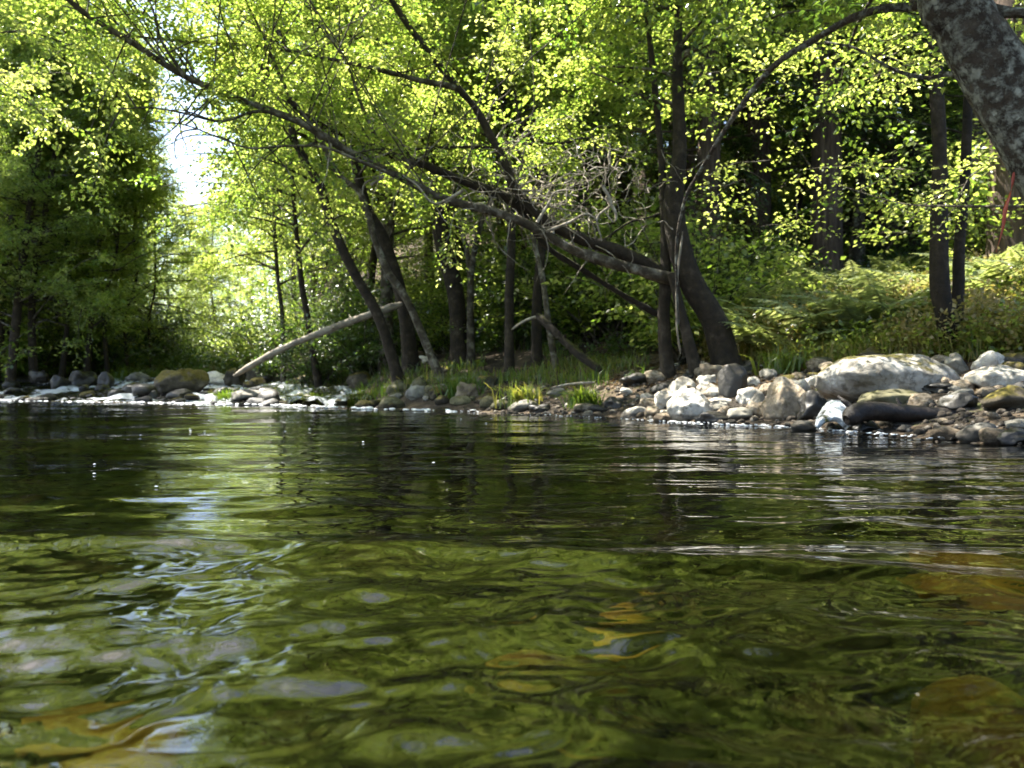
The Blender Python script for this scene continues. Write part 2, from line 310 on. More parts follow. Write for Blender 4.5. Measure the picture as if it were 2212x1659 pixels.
def spray_leaves(C, A, rng, n=18, length=.45, leaf=.075, droop=.25, width=.62, hi=True, jitter=.35, spread=.6):
    """C spray starts, A spray axes -> leaf arrays set alternately along each arching twig"""
    m = len(C); A = nrm(A); ln = length * rng.uniform(.6, 1.3, m)
    t = np.linspace(.05, 1, n)[None, :, None] * np.ones((m, 1, 1))
    P = C[:, None, :] + A[:, None, :] * t * ln[:, None, None]; P[..., 2] -= droop * (t[..., 0] ** 2) * ln[:, None]
    up = np.array([0, 0, 1.]); Sd = nrm(np.cross(A, up) + 1e-4)
    sg = np.where(np.arange(n) % 2, 1, -1)[None, :, None]
    D = A[:, None, :] * .7 + Sd[:, None, :] * sg * .8 + rng.normal(0, jitter, (m, n, 3)); D[..., 2] -= .25; D = nrm(D)
    P = P + Sd[:, None, :] * sg * rng.uniform(0, .12, (m, n, 1)) * spread + rng.normal(0, .035, (m, n, 3)) * spread * 1.6
    Nn = np.broadcast_to(up, D.shape) + rng.normal(0, .45, D.shape); Nn = nrm(Nn - (Nn * D).sum(-1, keepdims=True) * D)
    L = leaf * rng.uniform(.6, 1.25, (m, n)); tone = np.clip(rng.normal(.5, .16, (m, 1)) + rng.normal(0, .13, (m, n)), 0, 1)
    P, D, Nn, L, tone = P.reshape(-1, 3), D.reshape(-1, 3), Nn.reshape(-1, 3), L.ravel(), tone.ravel()
    if hi: V, Q = leaf_quads(P, D, Nn, L, L * width); tone = np.repeat(tone, 2)
    else: V, Q = diamonds(P, D, Nn, L, L * width * 1.15)
    return V, Q, tone
def cat_leaves(parts):
    V, Q, T, n = [], [], [], 0
    for v, q, t in parts: V.append(v); Q.append(q + n); T.append(t); n += len(v)
    return np.vstack(V), np.vstack(Q), np.concatenate(T)

# ------------------------------------------------------------------ setting: ground, water
def grid_mesh(name, X, Yv, Z, mat, tone=None, attr="tone"):
    r, c = X.shape; V = np.stack([X, Yv, Z], -1).reshape(-1, 3)
    i = np.arange(r - 1)[:, None] * c + np.arange(c - 1)[None, :]
    Q = np.stack([i, i + 1, i + c + 1, i + c], -1).reshape(-1, 4)
    return mesh_np(name, V, Q, mat, tone=tone, smooth=True, attr=attr)
ys = np.concatenate([np.arange(-12, 0, .4), np.arange(0, 16, .08), np.arange(16, 26, .15), np.arange(26, 60, .6), np.arange(60, 300, 6)])
u = np.linspace(-1, 1, 420)
Yg = ys[:, None] * np.ones_like(u)[None]; Xg = u[None] * (np.clip(ys, 0, None)[:, None] * 1.15 + 9)
Zg = ground(Xg, Yg)
Zg = np.where(Yg > 90, np.minimum(Zg, 22), Zg)
link("ground", grid_mesh("ground", Xg, Yg, Zg, M['ground']))
tag(bpy.data.objects["ground"], kind="structure")
# the bed gets its own sheet just above the soil sheet, inside the pool
ys = np.concatenate([np.arange(-6, .2, .2), np.arange(.2, 4, .03), np.arange(4, 16, .1)])
Yb = ys[:, None] * np.ones_like(u)[None]; Xb = u[None] * (np.clip(ys, 0, None)[:, None] * .85 + 3)
sb_ = sdist(Xb, Yb)
Zb = ground(Xb, Yb) + .012 + .03 * fbm(Xb * 5, Yb * 5, seed=41, o=3) - np.clip(sb_ + .25, 0, 1) * .6
tag(link("riverbed", grid_mesh("riverbed", Xb, Yb, Zb, M['bed'])), kind="structure")

def pool_z(x, y):
    wx = x + .12 * vn(x * 2.0, y * 2.6, seed=61); wy = y + .10 * vn(x * 2.0 + 9, y * 2.6, seed=62)
    c = 1.50 - .22 * x - .06 * x * x + .04 * vn(x * 2.5, x * 0, seed=60)
    near = 1 - sst(c - .03, c + .08, y); near = near * (1 - .5 * sst(.9, .4, y)); far = 1 - near
    z = .0075 * vn(wx * 1.6, wy * 5.0, seed=63) * (.72 * far + .9 * near)
    z = z + .0028 * vn(wx * 4.5, wy * 12, seed=64) * (.68 * far + 1.7 * near)
    z = z + .0007 * vn(wx * 13, wy * 32, seed=65) * (1.0 * far + 1.3 * near) * (1 - .6 * sst(4, 9, y))
    qx = x + .035 * vn(x * 9, y * 9, seed=81); qy = y + .035 * vn(x * 9 + 4, y * 9, seed=82)
    z = z + near * (.0038 * vn(qx * 13, qy * 17, seed=83) + .0020 * vn(qx * 30 + 2 * vn(qx * 11, qy * 11, seed=85), qy * 40, seed=84) + .0004 * vn(qx * 80, qy * 90, seed=86))
    z = z + .010 * vn(x * .9, y * 1.1, seed=66) - near * .035 * np.clip(c - y, 0, 3)
    # standing crest in front of the camera
    z = z + .015 * np.exp(-((y - c) / .07) ** 2) * (.7 + .3 * vn(x * 1.7, y * 0, seed=67))
    for ex, ey, R, k, A in ((.25, 3.7, .62, 13, .0065), (-.75, 2.12, .40, 24, .0050), (-.2, 1.05, .22, 50, .0016), (1.1, 1.9, .35, 22, .004), (-.45, .95, .16, 66, .0011), (.45, .95, .2, 44, .0015)):
        r = np.hypot((x - ex) * .8, (y - ey) * 1.7); z = z + A * np.exp(-(r / R) ** 2) * np.cos(k * r)
    return z
yw = [-6.0]
while yw[-1] < 17.5:
    yw.append(yw[-1] + float(np.interp(yw[-1], [-6, -.5, .3, 1, 2, 4, 9, 18], [.4, .15, .006, .006, .010, .02, .05, .1])))
ys = np.array(yw); u = np.linspace(-1, 1, 620)
Yw = ys[:, None] * np.ones_like(u)[None]; Xw = u[None] * (np.clip(ys, 0, None)[:, None] * .85 + .8 + 6 * sst(.2, -3, ys)[:, None])
tag(link("river_water", grid_mesh("river_water", Xw, Yw, pool_z(Xw, Yw), M['water'])), kind="structure")
# rapids
ys = np.arange(12.5, 24, .05); xs = np.arange(-17, -.4, .05)
Xr, Yr = np.meshgrid(xs, ys); sr = sdist(Xr, Yr); Zr = rapz(Xr, Yr)
nz = fbm(Xr * 1.3, Yr * 1.8, seed=71, o=4)
foam = np.clip(.30 + .26 * fbm(Xr * 2.2, Yr * .9, seed=75, o=3) - .12 * sst(3.5, 7, sr) - .06 * np.exp(-((sr - .2) / .5) ** 2) + .06, 0, .6) * sst(-.45, .1, sr)
tag(link("rapids_water", grid_mesh("rapids_water", Xr, Yr, Zr, M['rapid'], tone=foam.ravel(), attr="foam")), kind="structure")

LMK = [(-60, "beyond the left edge of the view"), (25, "at the left edge of the view"), (115, "above the large dark rapids rock"), (205, "above the dark rounded rock in white water"), (310, "above the smooth olive rapids rock"), (400, "above the mossy rapids boulder"), (480, "below the sky gap"), (560, "at the leaning log's foot"), (650, "behind the lower half of the leaning log"), (750, "behind the upper half of the leaning log"), (850, "left of the first leaning trunk's foot"), (930, "between the first two leaning trunks"), (1000, "by the thickest dark upright trunk"), (1080, "between the forked trunk and the straight brown pair"), (1150, "by the left one of the straight brown pair"), (1230, "right of the straight brown pair"), (1310, "by the dark dead pole"), (1400, "just right of the dead pole's foot"), (1480, "in line with the leaning tree's dark neighbour"), (1570, "in line with the leaning tree's foot"), (1640, "in line with the white sunlit rocks"), (1730, "in line with the cracked tan rock"), (1800, "in line with the little cascade"), (1870, "in line with the largest boulder's left half"), (1960, "in line with the largest boulder's right half"), (2030, "just left of the twin trunks"), (2100, "just right of the twin trunks"), (2170, "near the right edge of the view"), (2230, "at the right edge of the view"), (9999, "beyond the right edge of the view")]
def lm(px):
    for a, b in LMK:
        if px < a: return b
def opensky(C, x0=0):
    px = CX + C[:, 0] / C[:, 1] * F; py = CY - (C[:, 2] - CAMH) / C[:, 1] * F
    return (((px - 398 - (py - 300) * .25) / 66) ** 2 + ((py - 300) / 165) ** 2) < 1
# ------------------------------------------------------------------ rocks
def ico(sub=3):
    import bmesh
    bm = bmesh.new(); bmesh.ops.create_icosphere(bm, subdivisions=sub, radius=1)
    V = np.array([v.co[:] for v in bm.verts]); Fc = np.array([[v.index for v in f.verts] for f in bm.faces]); bm.free(); return V, Fc
ICO = {k: ico(k) for k in (2, 3, 4, 5)}
def rock_mesh(size, mat, seed=0, sub=4, angular=.3, rough=.18, name="rock"):
    V, Q = ICO[sub]; V = V.copy(); rg = np.random.default_rng(seed)
    # planar cuts give worn facets
    for k in range(int(4 + angular * 14)):
        n = nrm(rg.normal(0, 1, 3)); d = rg.uniform(.62, .92) if angular > .1 else rg.uniform(.8, .95)
        ex = V @ n - d; V = V - np.clip(ex, 0, None)[:, None] * n * (.55 + .4 * angular)
    k = fbm(V[:, 0] * 1.3 + seed, V[:, 1] * 1.3, V[:, 2] * 1.3, o=2, seed=seed % 97) * rough
    k2 = fbm(V[:, 0] * 4 + seed, V[:, 1] * 4, V[:, 2] * 4, o=3, seed=seed % 89) * rough * .22
    V = V * (1 + k + k2)[:, None] * np.asarray(size) * .5 * 1.08
    return mesh_np(name, V, Q, mat, smooth=True)
RK = 0
def rock(x0, x1, y0, y1, mat, label, name="rock", cat="rock", Y=None, ang=.4, rough=.2, tilt=0, dy=.8, group=None, sub=4, sink=.12, rz=None):
    """x0..x1, y0..y1: the stone's extent in the photo; stands where its foot meets the ground"""
    global RK; RK += 1
    if Y is None: Y = hit((x0 + x1) / 2, y1 - (y1 - y0) * .1)
    wd = (x1 - x0) / F * Y; h = (y1 - y0) / F * Y
    Yc = Y + wd * dy * .4
    h2 = h * (1 + sink)
    c = W((x0 + x1) / 2, y0, Yc); c[2] -= h2 / 2
    k = Yc / Y; me = rock_mesh((wd * k, wd * dy, h2 * k), M[mat], seed=RK * 7 + 3, sub=sub, angular=ang + .12, rough=rough * 1.15, name=name)
    o = link(name, me, loc=c, rot=(0, tilt, 0)); return tag(o, label, cat, group)
exec_rocks = [
 # right bank boulders
 (1790, 2045, 766, 880, 'palem', "largest pale boulder with yellow green moss patches on its top, right bank", dict(ang=.15, rough=.12, name="boulder", cat="boulder", sub=5)),
 (1851, 2023, 846, 900, 'olive', "low grey mossy block lying against the front of the largest boulder", dict(ang=.5)),
 (2089, 2240, 786, 850, 'pale', "smooth pale boulder cut by the right edge of the view", dict(ang=.2, rough=.1, name="boulder", cat="boulder", sub=5)),
 (2123, 2240, 832, 892, 'mossr', "brown mossy boulder under the smooth pale one at the right edge", dict(ang=.3)),
 (2159, 2230, 760, 792, 'mossr', "moss capped stone sitting behind the smooth pale boulder", dict()),
 (2099, 2165, 762, 808, 'pale', "pale angular stone behind and left of the smooth pale boulder", dict(ang=.6)),
 (2030, 2104, 772, 816, 'grey', "tilted pointed grey slab right of the largest boulder", dict(ang=.7, tilt=.7)),
 (2010, 2062, 778, 822, 'dark', "dark stone wedged between largest boulder and tilted slab", dict(ang=.5)),
 (1983, 2089, 826, 852, 'dark', "flat dark slab at the right foot of the largest boulder", dict(ang=.4)),
 (2035, 2115, 846, 894, 'dark', "dark pointed stone beside the thin spout, behind the black log", dict(ang=.6)),
 (1647, 1742, 816, 918, 'tan', "tall cracked tan rock standing at the water's edge", dict(ang=.55, rough=.14, sub=5)),
 (1700, 1755, 818, 852, 'pale', "pale slab leaning on the top right of the cracked tan rock", dict(ang=.6, tilt=.5)),
 (1722, 1788, 850, 918, 'dark', "black wet rock between the cracked tan rock and the little cascade", dict(ang=.45)),
 (1591, 1641, 838, 876, 'pale', "round pale rock left of the cracked tan rock", dict(ang=.35)),
 (1622, 1656, 848, 892, 'grey', "narrow grey rock touching the left side of the cracked tan rock", dict(ang=.5)),
 (1545, 1617, 786, 868, 'dark', "dark upright wedge shaped rock behind the sunlit white rocks", dict(ang=.9, rough=.1)),
 (1509, 1569, 786, 824, 'tan', "tan rock with shadow stripes behind the sunlit white rocks", dict(ang=.35)),
 (1455, 1537, 838, 914, 'pale', "brightest white sunlit rock slanting down to the water", dict(ang=.55, tilt=-.6, sub=5)),
 (1445, 1507, 820, 866, 'pale', "white sunlit rock on top of the brightest slanting one", dict(ang=.5)),
 (1503, 1573, 830, 868, 'pale', "long cream rock right of the brightest white rock", dict(ang=.5, tilt=.35)),
 (1507, 1545, 808, 838, 'pale', "small white knob of rock above the long cream rock", dict(ang=.5)),
 (1411, 1459, 846, 888, 'pale', "round cream rock left of the brightest white rock", dict(ang=.3)),
 (1343, 1396, 878, 908, 'pale', "egg shaped cream cobble at the left end of the cobble heap", dict(ang=.1, rough=.08, tilt=-.3)),
 (1395, 1426, 876, 906, 'tan', "tan cobble second from the left end of the cobble heap", dict(ang=.15)),
 (1426, 1446, 886, 902, 'pale', "tiny white cobble between two larger tan ones at the water", dict(ang=.1)),
 (1447, 1469, 874, 894, 'tan', "small tan cobble in front of the round cream rock", dict(ang=.1)),
 (1415, 1468, 892, 915, 'tan', "low brown stone under the foot of the brightest white rock", dict(ang=.2)),
 (1507, 1577, 891, 918, 'dark', "flat dark wet cobble at the waterline right of the white rock", dict(ang=.15)),
 (1529, 1581, 873, 893, 'grey', "flat grey cobble resting on the flat dark wet cobble", dict(ang=.1)),
 (1535, 1583, 860, 876, 'pale', "flat cream cobble behind the flat grey cobble", dict(ang=.2)),
 (1563, 1625, 881, 914, 'grey', "rounded grey brown cobble near the waterline left of the tan cracked rock", dict(ang=.2)),
 (1607, 1649, 871, 904, 'tan', "tilted tan cobble at the left foot of the cracked tan rock", dict(ang=.4, tilt=.7)),
 (1783, 1833, 856, 878, 'pale', "flat pale stone above the little cascade", dict(ang=.2)),
 (1703, 1763, 911, 934, 'grey', "grey stone in the shallows in front of the black wet rock", dict(ang=.2)),
 (2075, 2156, 914, 957, 'grey', "smooth grey green stone in the shallows below the black log", dict(ang=.2, rough=.1)),
 (2159, 2240, 928, 964, 'dark', "dark smooth stone in the shallows at the lower right bank", dict(ang=.2)),
 (2173, 2240, 906, 930, 'grey', "pale grey flat stone under the right end of the black log", dict(ang=.2)),
 (1907, 1941, 902, 922, 'grey', "small grey stone just below the middle of the black log", dict(ang=.2)),
 (1925, 1978, 912, 930, 'dark', "low dark wet stone in the shallows under the black log", dict(ang=.2)),
 (1835, 1897, 906, 936, 'dark', "dark brown wet stone under the left end of the black log", dict(ang=.3)),
 (1939, 1969, 834, 852, 'pale', "small pale stone at the front foot of the largest boulder", dict(ang=.2)),
 (1735, 1790, 812, 840, 'pale', "pale cobble left of the largest boulder", dict(ang=.2)),
 (1700, 1740, 806, 824, 'tan', "tan cobble behind the cracked tan rock", dict(ang=.2)),
 (1607, 1640, 815, 838, 'pale', "pale cobble right of the dark upright wedge", dict(ang=.2)),
 (1340, 1418, 807, 836, 'dark', "long dark ledge rock on the bank below the leaning trunks", dict(ang=.5)),
 # rapids rocks
 (29, 112, 772, 822, 'dark', "large dark rock standing above the left end of the rapids", dict(ang=.5)),
 (64, 110, 799, 832, 'dark', "dark wet rock at the foot of the large dark rapids rock", dict(ang=.4)),
 (109, 146, 811, 842, 'dark', "slanting dark rock right of the large dark rapids rock", dict(ang=.5, tilt=.5)),
 (150, 203, 799, 839, 'dark', "dark wet rounded rock in white water, left half of the rapids", dict(ang=.3)),
 (182, 238, 801, 813, 'grey', "long flat grey stone at the back of the rapids", dict(ang=.3)),
 (211, 244, 807, 842, 'dark', "narrow dark rock breaking the white water", dict(ang=.3)),
 (240, 308, 783, 811, 'olive', "smooth olive rock at the back of the rapids under the reeds", dict(ang=.2)),
 (307, 366, 786, 813, 'mossr', "tan moss topped rock just behind the mossy rapids boulder", dict(ang=.2)),
 (270, 318, 806, 828, 'grey', "flat brown stone left of the mossy rapids boulder", dict(ang=.2)),
 (347, 444, 790, 860, 'mossr', "largest mossy brown boulder in the middle of the rapids", dict(ang=.25, name="boulder", cat="boulder", sub=5)),
 (266, 321, 828, 855, 'dark', "black wet stone under the falling water left of the mossy boulder", dict(ang=.3)),
 (425, 487, 794, 816, 'mossr', "tan mossy stone behind and right of the mossy rapids boulder", dict(ang=.3)),
 (430, 491, 806, 834, 'pale', "pale sunlit flat stone right of the mossy rapids boulder", dict(ang=.3)),
 (483, 527, 799, 836, 'mossr', "yellow mossy stone under the foot of the leaning log", dict(ang=.3)),
 (458, 500, 836, 858, 'dark', "dark wet stone right of the foot of the mossy boulder", dict(ang=.3)),
 (499, 571, 844, 866, 'grey', "low grey sloping stone at the front edge of the rapids", dict(ang=.3)),
 (557, 603, 840, 864, 'dark', "dark stone at the front edge of the rapids, right part", dict(ang=.3)),
 (531, 587, 795, 824, 'mossr', "mossy stone right of the leaning log's foot", dict(ang=.3)),
 (314, 340, 844, 863, 'dark', "small dark stone in foam below the mossy boulder's left side", dict(ang=.3)),
 (366, 418, 844, 866, 'dark', "dark wet stone in foam directly before the mossy boulder", dict(ang=.3)),
 (112, 148, 796, 806, 'grey', "thin pale stone behind the slanting dark rock", dict(ang=.3)),
 # mid shore
 (882, 923, 834, 865, 'grey', "square grey stone at the waterline below the middle trees", dict(ang=.8)),
 (745, 815, 806, 848, 'mossr', "dark mossy rock on the shore under the pair of crossing trunks", dict(ang=.3)),
 (625, 697, 806, 836, 'mossr', "long mossy stone on the grassy shore right of the leaning log", dict(ang=.3)),
 (835, 887, 824, 854, 'olive', "olive rock left of the square grey stone", dict(ang=.3)),
 (925, 963, 839, 868, 'mossr', "small mossy rock right of the square grey stone", dict(ang=.3)),
 (983, 1032, 824, 866, 'tan', "upright brown rock on the shore below the thick dark trunk", dict(ang=.5)),
 (1030, 1075, 812, 840, 'mossr', "round mossy rock on the grassy shore, middle of the bank", dict(ang=.2)),
 (1062, 1107, 863, 888, 'olive', "olive stone at the waterline where the gravel begins", dict(ang=.3)),
 (972, 1016, 857, 878, 'olive', "low tan green stone at the waterline under the upright brown rock", dict(ang=.3)),
 (935, 978, 790, 808, 'mossr', "moss covered stone beside the foot of the slim leaning trunk", dict(ang=.3)),
 (905, 940, 768, 786, 'pale', "pale rounded stone in the grass behind the slim leaning trunk", dict(ang=.2)),
 (1180, 1225, 838, 860, 'grey', "grey stone half way up the gravel bank", dict(ang=.3)),
]
exec_rocks += [
 (1560, 1600, 828, 850, 'tan', "brown rock between the long cream rock and the dark upright wedge", dict(ang=.6)),
 (1470, 1500, 802, 826, 'dark', "dark angular rock behind the white sunlit pair", dict(ang=.7)),
 (1380, 1418, 850, 880, 'grey', "angular grey rock at the left of the round cream rock", dict(ang=.7)),
 (1300, 1345, 858, 888, 'dark', "dark blocky rock in the gravel left of the cobble heap", dict(ang=.7)),
 (1240, 1290, 870, 892, 'tan', "brown flat rock low on the gravel bank", dict(ang=.6)),
 (1660, 1712, 775, 802, 'mossr', "mossy dark rock on the upper bank behind the cracked tan rock", dict(ang=.5)),
 (1745, 1800, 770, 798, 'olive', "green brown rock on the upper bank left of the largest boulder", dict(ang=.5)),
 (1850, 1925, 752, 782, 'mossr', "dark mossy rock behind the top of the largest boulder", dict(ang=.5)),
 (1600, 1640, 780, 806, 'dark', "dark low rock at the right foot of the leaning tree", dict(ang=.6)),
 (1140, 1190, 872, 896, 'dark', "dark rock at the waterline where the foam line starts", dict(ang=.6)),
]
for a in exec_rocks:
    kw = a[6]; rock(*a[:4], a[4], a[5], **kw)
# under water stones
rg = np.random.default_rng(77)
for i, (px, py, sx, mt, lb) in enumerate([
    (1180, 1290, .20, 'amber', "amber stone under the water ahead, left of a second amber one"),
    (1370, 1250, .18, 'amber', "amber stone under the water with a bright pointed edge"),
    (1260, 1440, .16, 'amber', "small upright amber stone under the water near the middle of the pool"),
    (960, 1610, .12, 'amber', "orange brown stone under the water at the bottom of the view"),
    (1450, 1330, .36, 'olive', "long olive stone under the water right of the amber stones"),
    (500, 1560, .22, 'olive', "green algae covered stone under the water at lower left"),
    (200, 1470, .24, 'amber', "yellow green stone under the water near the left edge"),
    (1750, 1250, .40, 'olive', "wide olive stone under the water before the right bank"),
    (2080, 1130, .5, 'olive', "broad yellow green stone under the shallows by the right bank"),
    (1700, 1580, .26, 'olive', "weedy green stone under the water at lower right"),
    (820, 1330, .22, 'olive', "flat green stone under the water left of the amber stones"),
    (2150, 1230, .4, 'amber', "golden stone under the shallows at the right edge"),
    ]):
    # true depth along the refracted sight line, surface then bed
    ys_ = CAMH * F / (py - CY); ang = math.atan2(py - CY, F); a2 = math.asin(math.cos(ang) / 1.33)
    x = (px - CX) / F * ys_; dep = .25 - min(0, -.1); Yb_ = ys_ + dep * math.tan(a2); x *= Yb_ / ys_
    g = float(ground(x, Yb_)); RK += 1
    me = rock_mesh((sx, sx * .8, sx * .62), M[mt], seed=RK, sub=4, angular=.5, rough=.16, name="rock")
    tag(link("rock", me, loc=(x, Yb_, g + sx * .2), rot=(0, 0, i)), lb, "rock")
rg = np.random.default_rng(78); n = 900; Y = rg.uniform(.3, 5, n) ** 1.0; x = rg.uniform(-1, 1, n) * (.75 * Y + .4); z = ground(x, Y); k = sdist(x, Y) < -.3; x, Y, z = x[k], Y[k], z[k]; n = len(x)
V0, Q0 = ICO[2]; V0 = V0 * (1 + .2 * fbm(V0[:, 0] * 1.4, V0[:, 1] * 1.4, V0[:, 2] * 1.4, o=2, seed=4))[:, None]
sz = .05 * 4 ** (rg.random(n) ** 1.5); sc = np.stack([sz, sz * rg.uniform(.6, 1, n), sz * rg.uniform(.4, .7, n)], 1) * .5
A_ = V0[None] * sc[:, None]; th = rg.uniform(0, 6.28, n)[:, None]
Pb = np.stack([A_[..., 0] * np.cos(th) - A_[..., 1] * np.sin(th) + x[:, None], A_[..., 0] * np.sin(th) + A_[..., 1] * np.cos(th) + Y[:, None], A_[..., 2] + (z + sz * .1 + .02)[:, None]], -1).reshape(-1, 3)
mb = mat_noise("riverbed_stone", [(.3, (.010, .014, .004)), (.5, (.035, .042, .010)), (.7, (.13, .11, .03))], 3.5, detail=6, rough=.7, bump=.3)
tag(link("riverbed_cobbles", mesh_np("riverbed_cobbles", Pb, (Q0[None] + (np.arange(n) * len(V0))[:, None, None]).reshape(-1, 3), mb, smooth=True)), "brown and olive cobbles under the water of the pool", "cobbles", kind="stuff")
# cobbles of the right bank and the shore: individuals
protos = [rock_mesh((1, 1, 1), M[k], seed=200 + i, sub=3, angular=.2 if i % 2 else .5, rough=.16, name="cobble") for i, k in enumerate(['pale', 'tan', 'grey', 'grey', 'olive', 'dark', 'tan', 'mossr', 'grey', 'olive'])]
rg = np.random.default_rng(5)
def scatter(n, px0, px1, s0, s1, mn, mx, group, label, kinds, name="cobble", cat="cobble", seed=0):
    rg = np.random.default_rng(seed); k = 0; tries = 0
    while k < n and tries < n * 60:
        tries += 1
        px = rg.uniform(px0, px1); Y = rg.uniform(3.5, 22); x = (px - CX) / F * Y
        s = float(sdist(np.array([x]), np.array([Y]))[0])
        if not (s0 < s < s1): continue
        sz = mn * (mx / mn) ** (rg.random() ** 1.8)
        z = float(ground(np.array([x]), np.array([Y]))[0])
        if group == 'wet stones in the rapids': z = max(z, float(rapz(np.array([x]), np.array([Y]))[0]) - .02)
        o = link(name, protos[kinds[int(rg.integers(len(kinds)))]], loc=(x, Y, z + sz * .16), rot=(rg.uniform(-.3, .3), rg.uniform(-.3, .3), rg.uniform(0, 6.3)), scale=(sz, sz * rg.uniform(.6, 1), sz * rg.uniform(.45, .75)))
        tag(o, ("large " if sz > .62 * mx else "small " if sz < .38 * mx else "middling ") + label + ", " + lm(px), cat, group); k += 1
scatter(70, 1130, 2230, -.05, 1.2, .07, .22, "cobbles on the gravel of the right bank", "rounded cobble on the right gravel", [0, 1, 5, 5, 6, 8], seed=1)
scatter(60, 1400, 2230, .8, 2.2, .08, .26, "stones on the upper part of the right bank", "half sunk upper bank stone", [1, 2, 3, 5, 6, 7, 8], name="stone", cat="stone", seed=2)
scatter(60, 560, 1150, -.05, 1.3, .12, .34, "mossy stones along the middle shore", "mossy shore stone", [4, 5, 7, 9, 7, 3], name="stone", cat="stone", seed=3)
scatter(150, -30, 620, .0, 7.5, .13, .5, "wet stones in the rapids", "dark wet rapids stone", [5, 5, 5, 5, 7, 5], name="stone", cat="stone", seed=4)
# gravel (stuff)
def gravel(name, n, px0, px1, s0, s1, mn, mx, mat, seed):
    rg = np.random.default_rng(seed); px = rg.uniform(px0, px1, n * 6); Y = rg.uniform(3.6, 13, n * 6); x = (px - CX) / F * Y
    s = sdist(x, Y); k = np.nonzero((s > s0) & (s < s1))[0][:n]; x, Y = x[k], Y[k]; z = ground(x, Y); m = len(k)
    V, Q = ICO[2]; V = V * (1 + .15 * fbm(V[:, 0] * 1.5, V[:, 1] * 1.5, V[:, 2] * 1.5, o=2, seed=3))[:, None]
    sz = mn * (mx / mn) ** (rg.random(m) ** 1.6); th = rg.uniform(0, 6.28, m); c, sn = np.cos(th), np.sin(th)
    sc = np.stack([sz, sz * rg.uniform(.6, 1, m), sz * rg.uniform(.4, .8, m)], 1) * .5
    A = V[None] * sc[:, None]; X = A[..., 0] * c[:, None] - A[..., 1] * sn[:, None]; Y2 = A[..., 0] * sn[:, None] + A[..., 1] * c[:, None]
    P = np.stack([X + x[:, None], Y2 + Y[:, None], A[..., 2] + (z + sz * .12)[:, None]], -1).reshape(-1, 3)
    QQ = (Q[None] + (np.arange(m) * len(V))[:, None, None]).reshape(-1, 3)
    tag(link(name, mesh_np(name, P, QQ, mat, smooth=True)), kind="stuff", label="loose gravel and pebbles on the bank", cat="gravel")
mg = mat_noise("gravel_stone", [(.32, (.014, .011, .007)), (.47, (.04, .031, .022)), (.58, (.10, .082, .06)), (.72, (.32, .29, .24))], 16, detail=2, bump=.3, bscale=30)
gravel("gravel", 2800, 1000, 2300, -.25, 1.9, .018, .075, mg, 11)

# ------------------------------------------------------------------ trees
def branch_pts(p, d, ln, rg, n=6, sag=0., wig=.12, up=0.):
    P = [np.array(p, float)]; d = nrm(np.array(d, float)); st = ln / (n - 1)
    for i in range(n - 1):
        d = nrm(d + rg.normal(0, wig, 3) + np.array([0, 0, up - sag * i / n])); P.append(P[-1] + d * st)
    return np.array(P)
def make_crown(rg, trunk, z0, nb, blen, leaf, per, nleaf, spl, side=None, hi=True, mat='leaf', r0=.02, world=False):
    """branches and leaf sprays for a tree whose trunk path is given; returns (branch mesh, crown mesh)"""
    tb = Tubes(); C = []; A = []
    zs = trunk[:, 2]; top = zs[-1]
    for i in range(nb):
        f = (i + rg.random()) / nb; z = z0 + (top - z0) * f ** .9
        k = np.interp(z, zs, np.arange(len(zs))); p = np.array([np.interp(k, np.arange(len(zs)), trunk[:, q]) for q in range(3)])
        a = rg.uniform(0, 6.283); d = np.array([math.cos(a), math.sin(a), rg.uniform(.1, .7)])
        if side is not None: d = d + np.array(side) * rg.uniform(0, 1.2)
        ln = blen * (1.15 - .75 * f) * rg.uniform(.6, 1.15)
        bp = branch_pts(p, d, ln, rg, 7, sag=.18)
        tb.add(smooth_path(bp, 2), np.linspace(r0 * (1.2 - .6 * f), .004, 13), seg=6, rough=.08, seed=i)
        for q in range(per):
            t = rg.uniform(.18, 1) * 6; j = int(min(5, t)); pt = bp[j] + (bp[j + 1] - bp[j]) * (t - j)
            dd = nrm(bp[j + 1] - bp[j]); ax = nrm(dd * .6 + rg.normal(0, .55, 3) * np.array([1, 1, .45]))
            C.append(pt + rg.normal(0, .07, 3)); A.append(ax)
    C = np.array(C); A = np.array(A)
    if world: k = ~opensky(C) | (rg.random(len(C)) < .04); C, A = C[k], A[k]
    V, Q, T = spray_leaves(C, A, rg, n=nleaf, length=spl, leaf=leaf, hi=hi)
    return tb.mesh("branches", M['twig'] if False else M['bark']), mesh_np("crown", V, Q, M[mat], tone=T)
ALD = []
for i in range(6):
    rg = np.random.default_rng(300 + i); H = rg.uniform(10, 13)
    P = [np.zeros(3)]; d = np.array([rg.normal(0, .06), rg.normal(0, .06), 1])
    for k in range(9): d = nrm(d + np.array([rg.normal(0, .05), rg.normal(0, .05), .05])); P.append(P[-1] + d * H / 9)
    P = smooth_path(P, 3); P[0][2] -= .3
    R = np.linspace(.11, .02, len(P)) * rg.uniform(.8, 1.1); R[0] *= 1.5; R[1] *= 1.15
    tb = Tubes(); tb.add(P, R, seg=10, seed=i)
    z0 = [1.3, 2.2, 1.0, 2.6, 1.6, 2.2][i]
    bm_, cm_ = make_crown(rg, P, z0, 60, 2.6, .062, 20, 32, .55, hi=False)
    ALD.append((tb.mesh("trunk", M['barkd'] if i % 2 else M['bark']), bm_, cm_))
CON = []
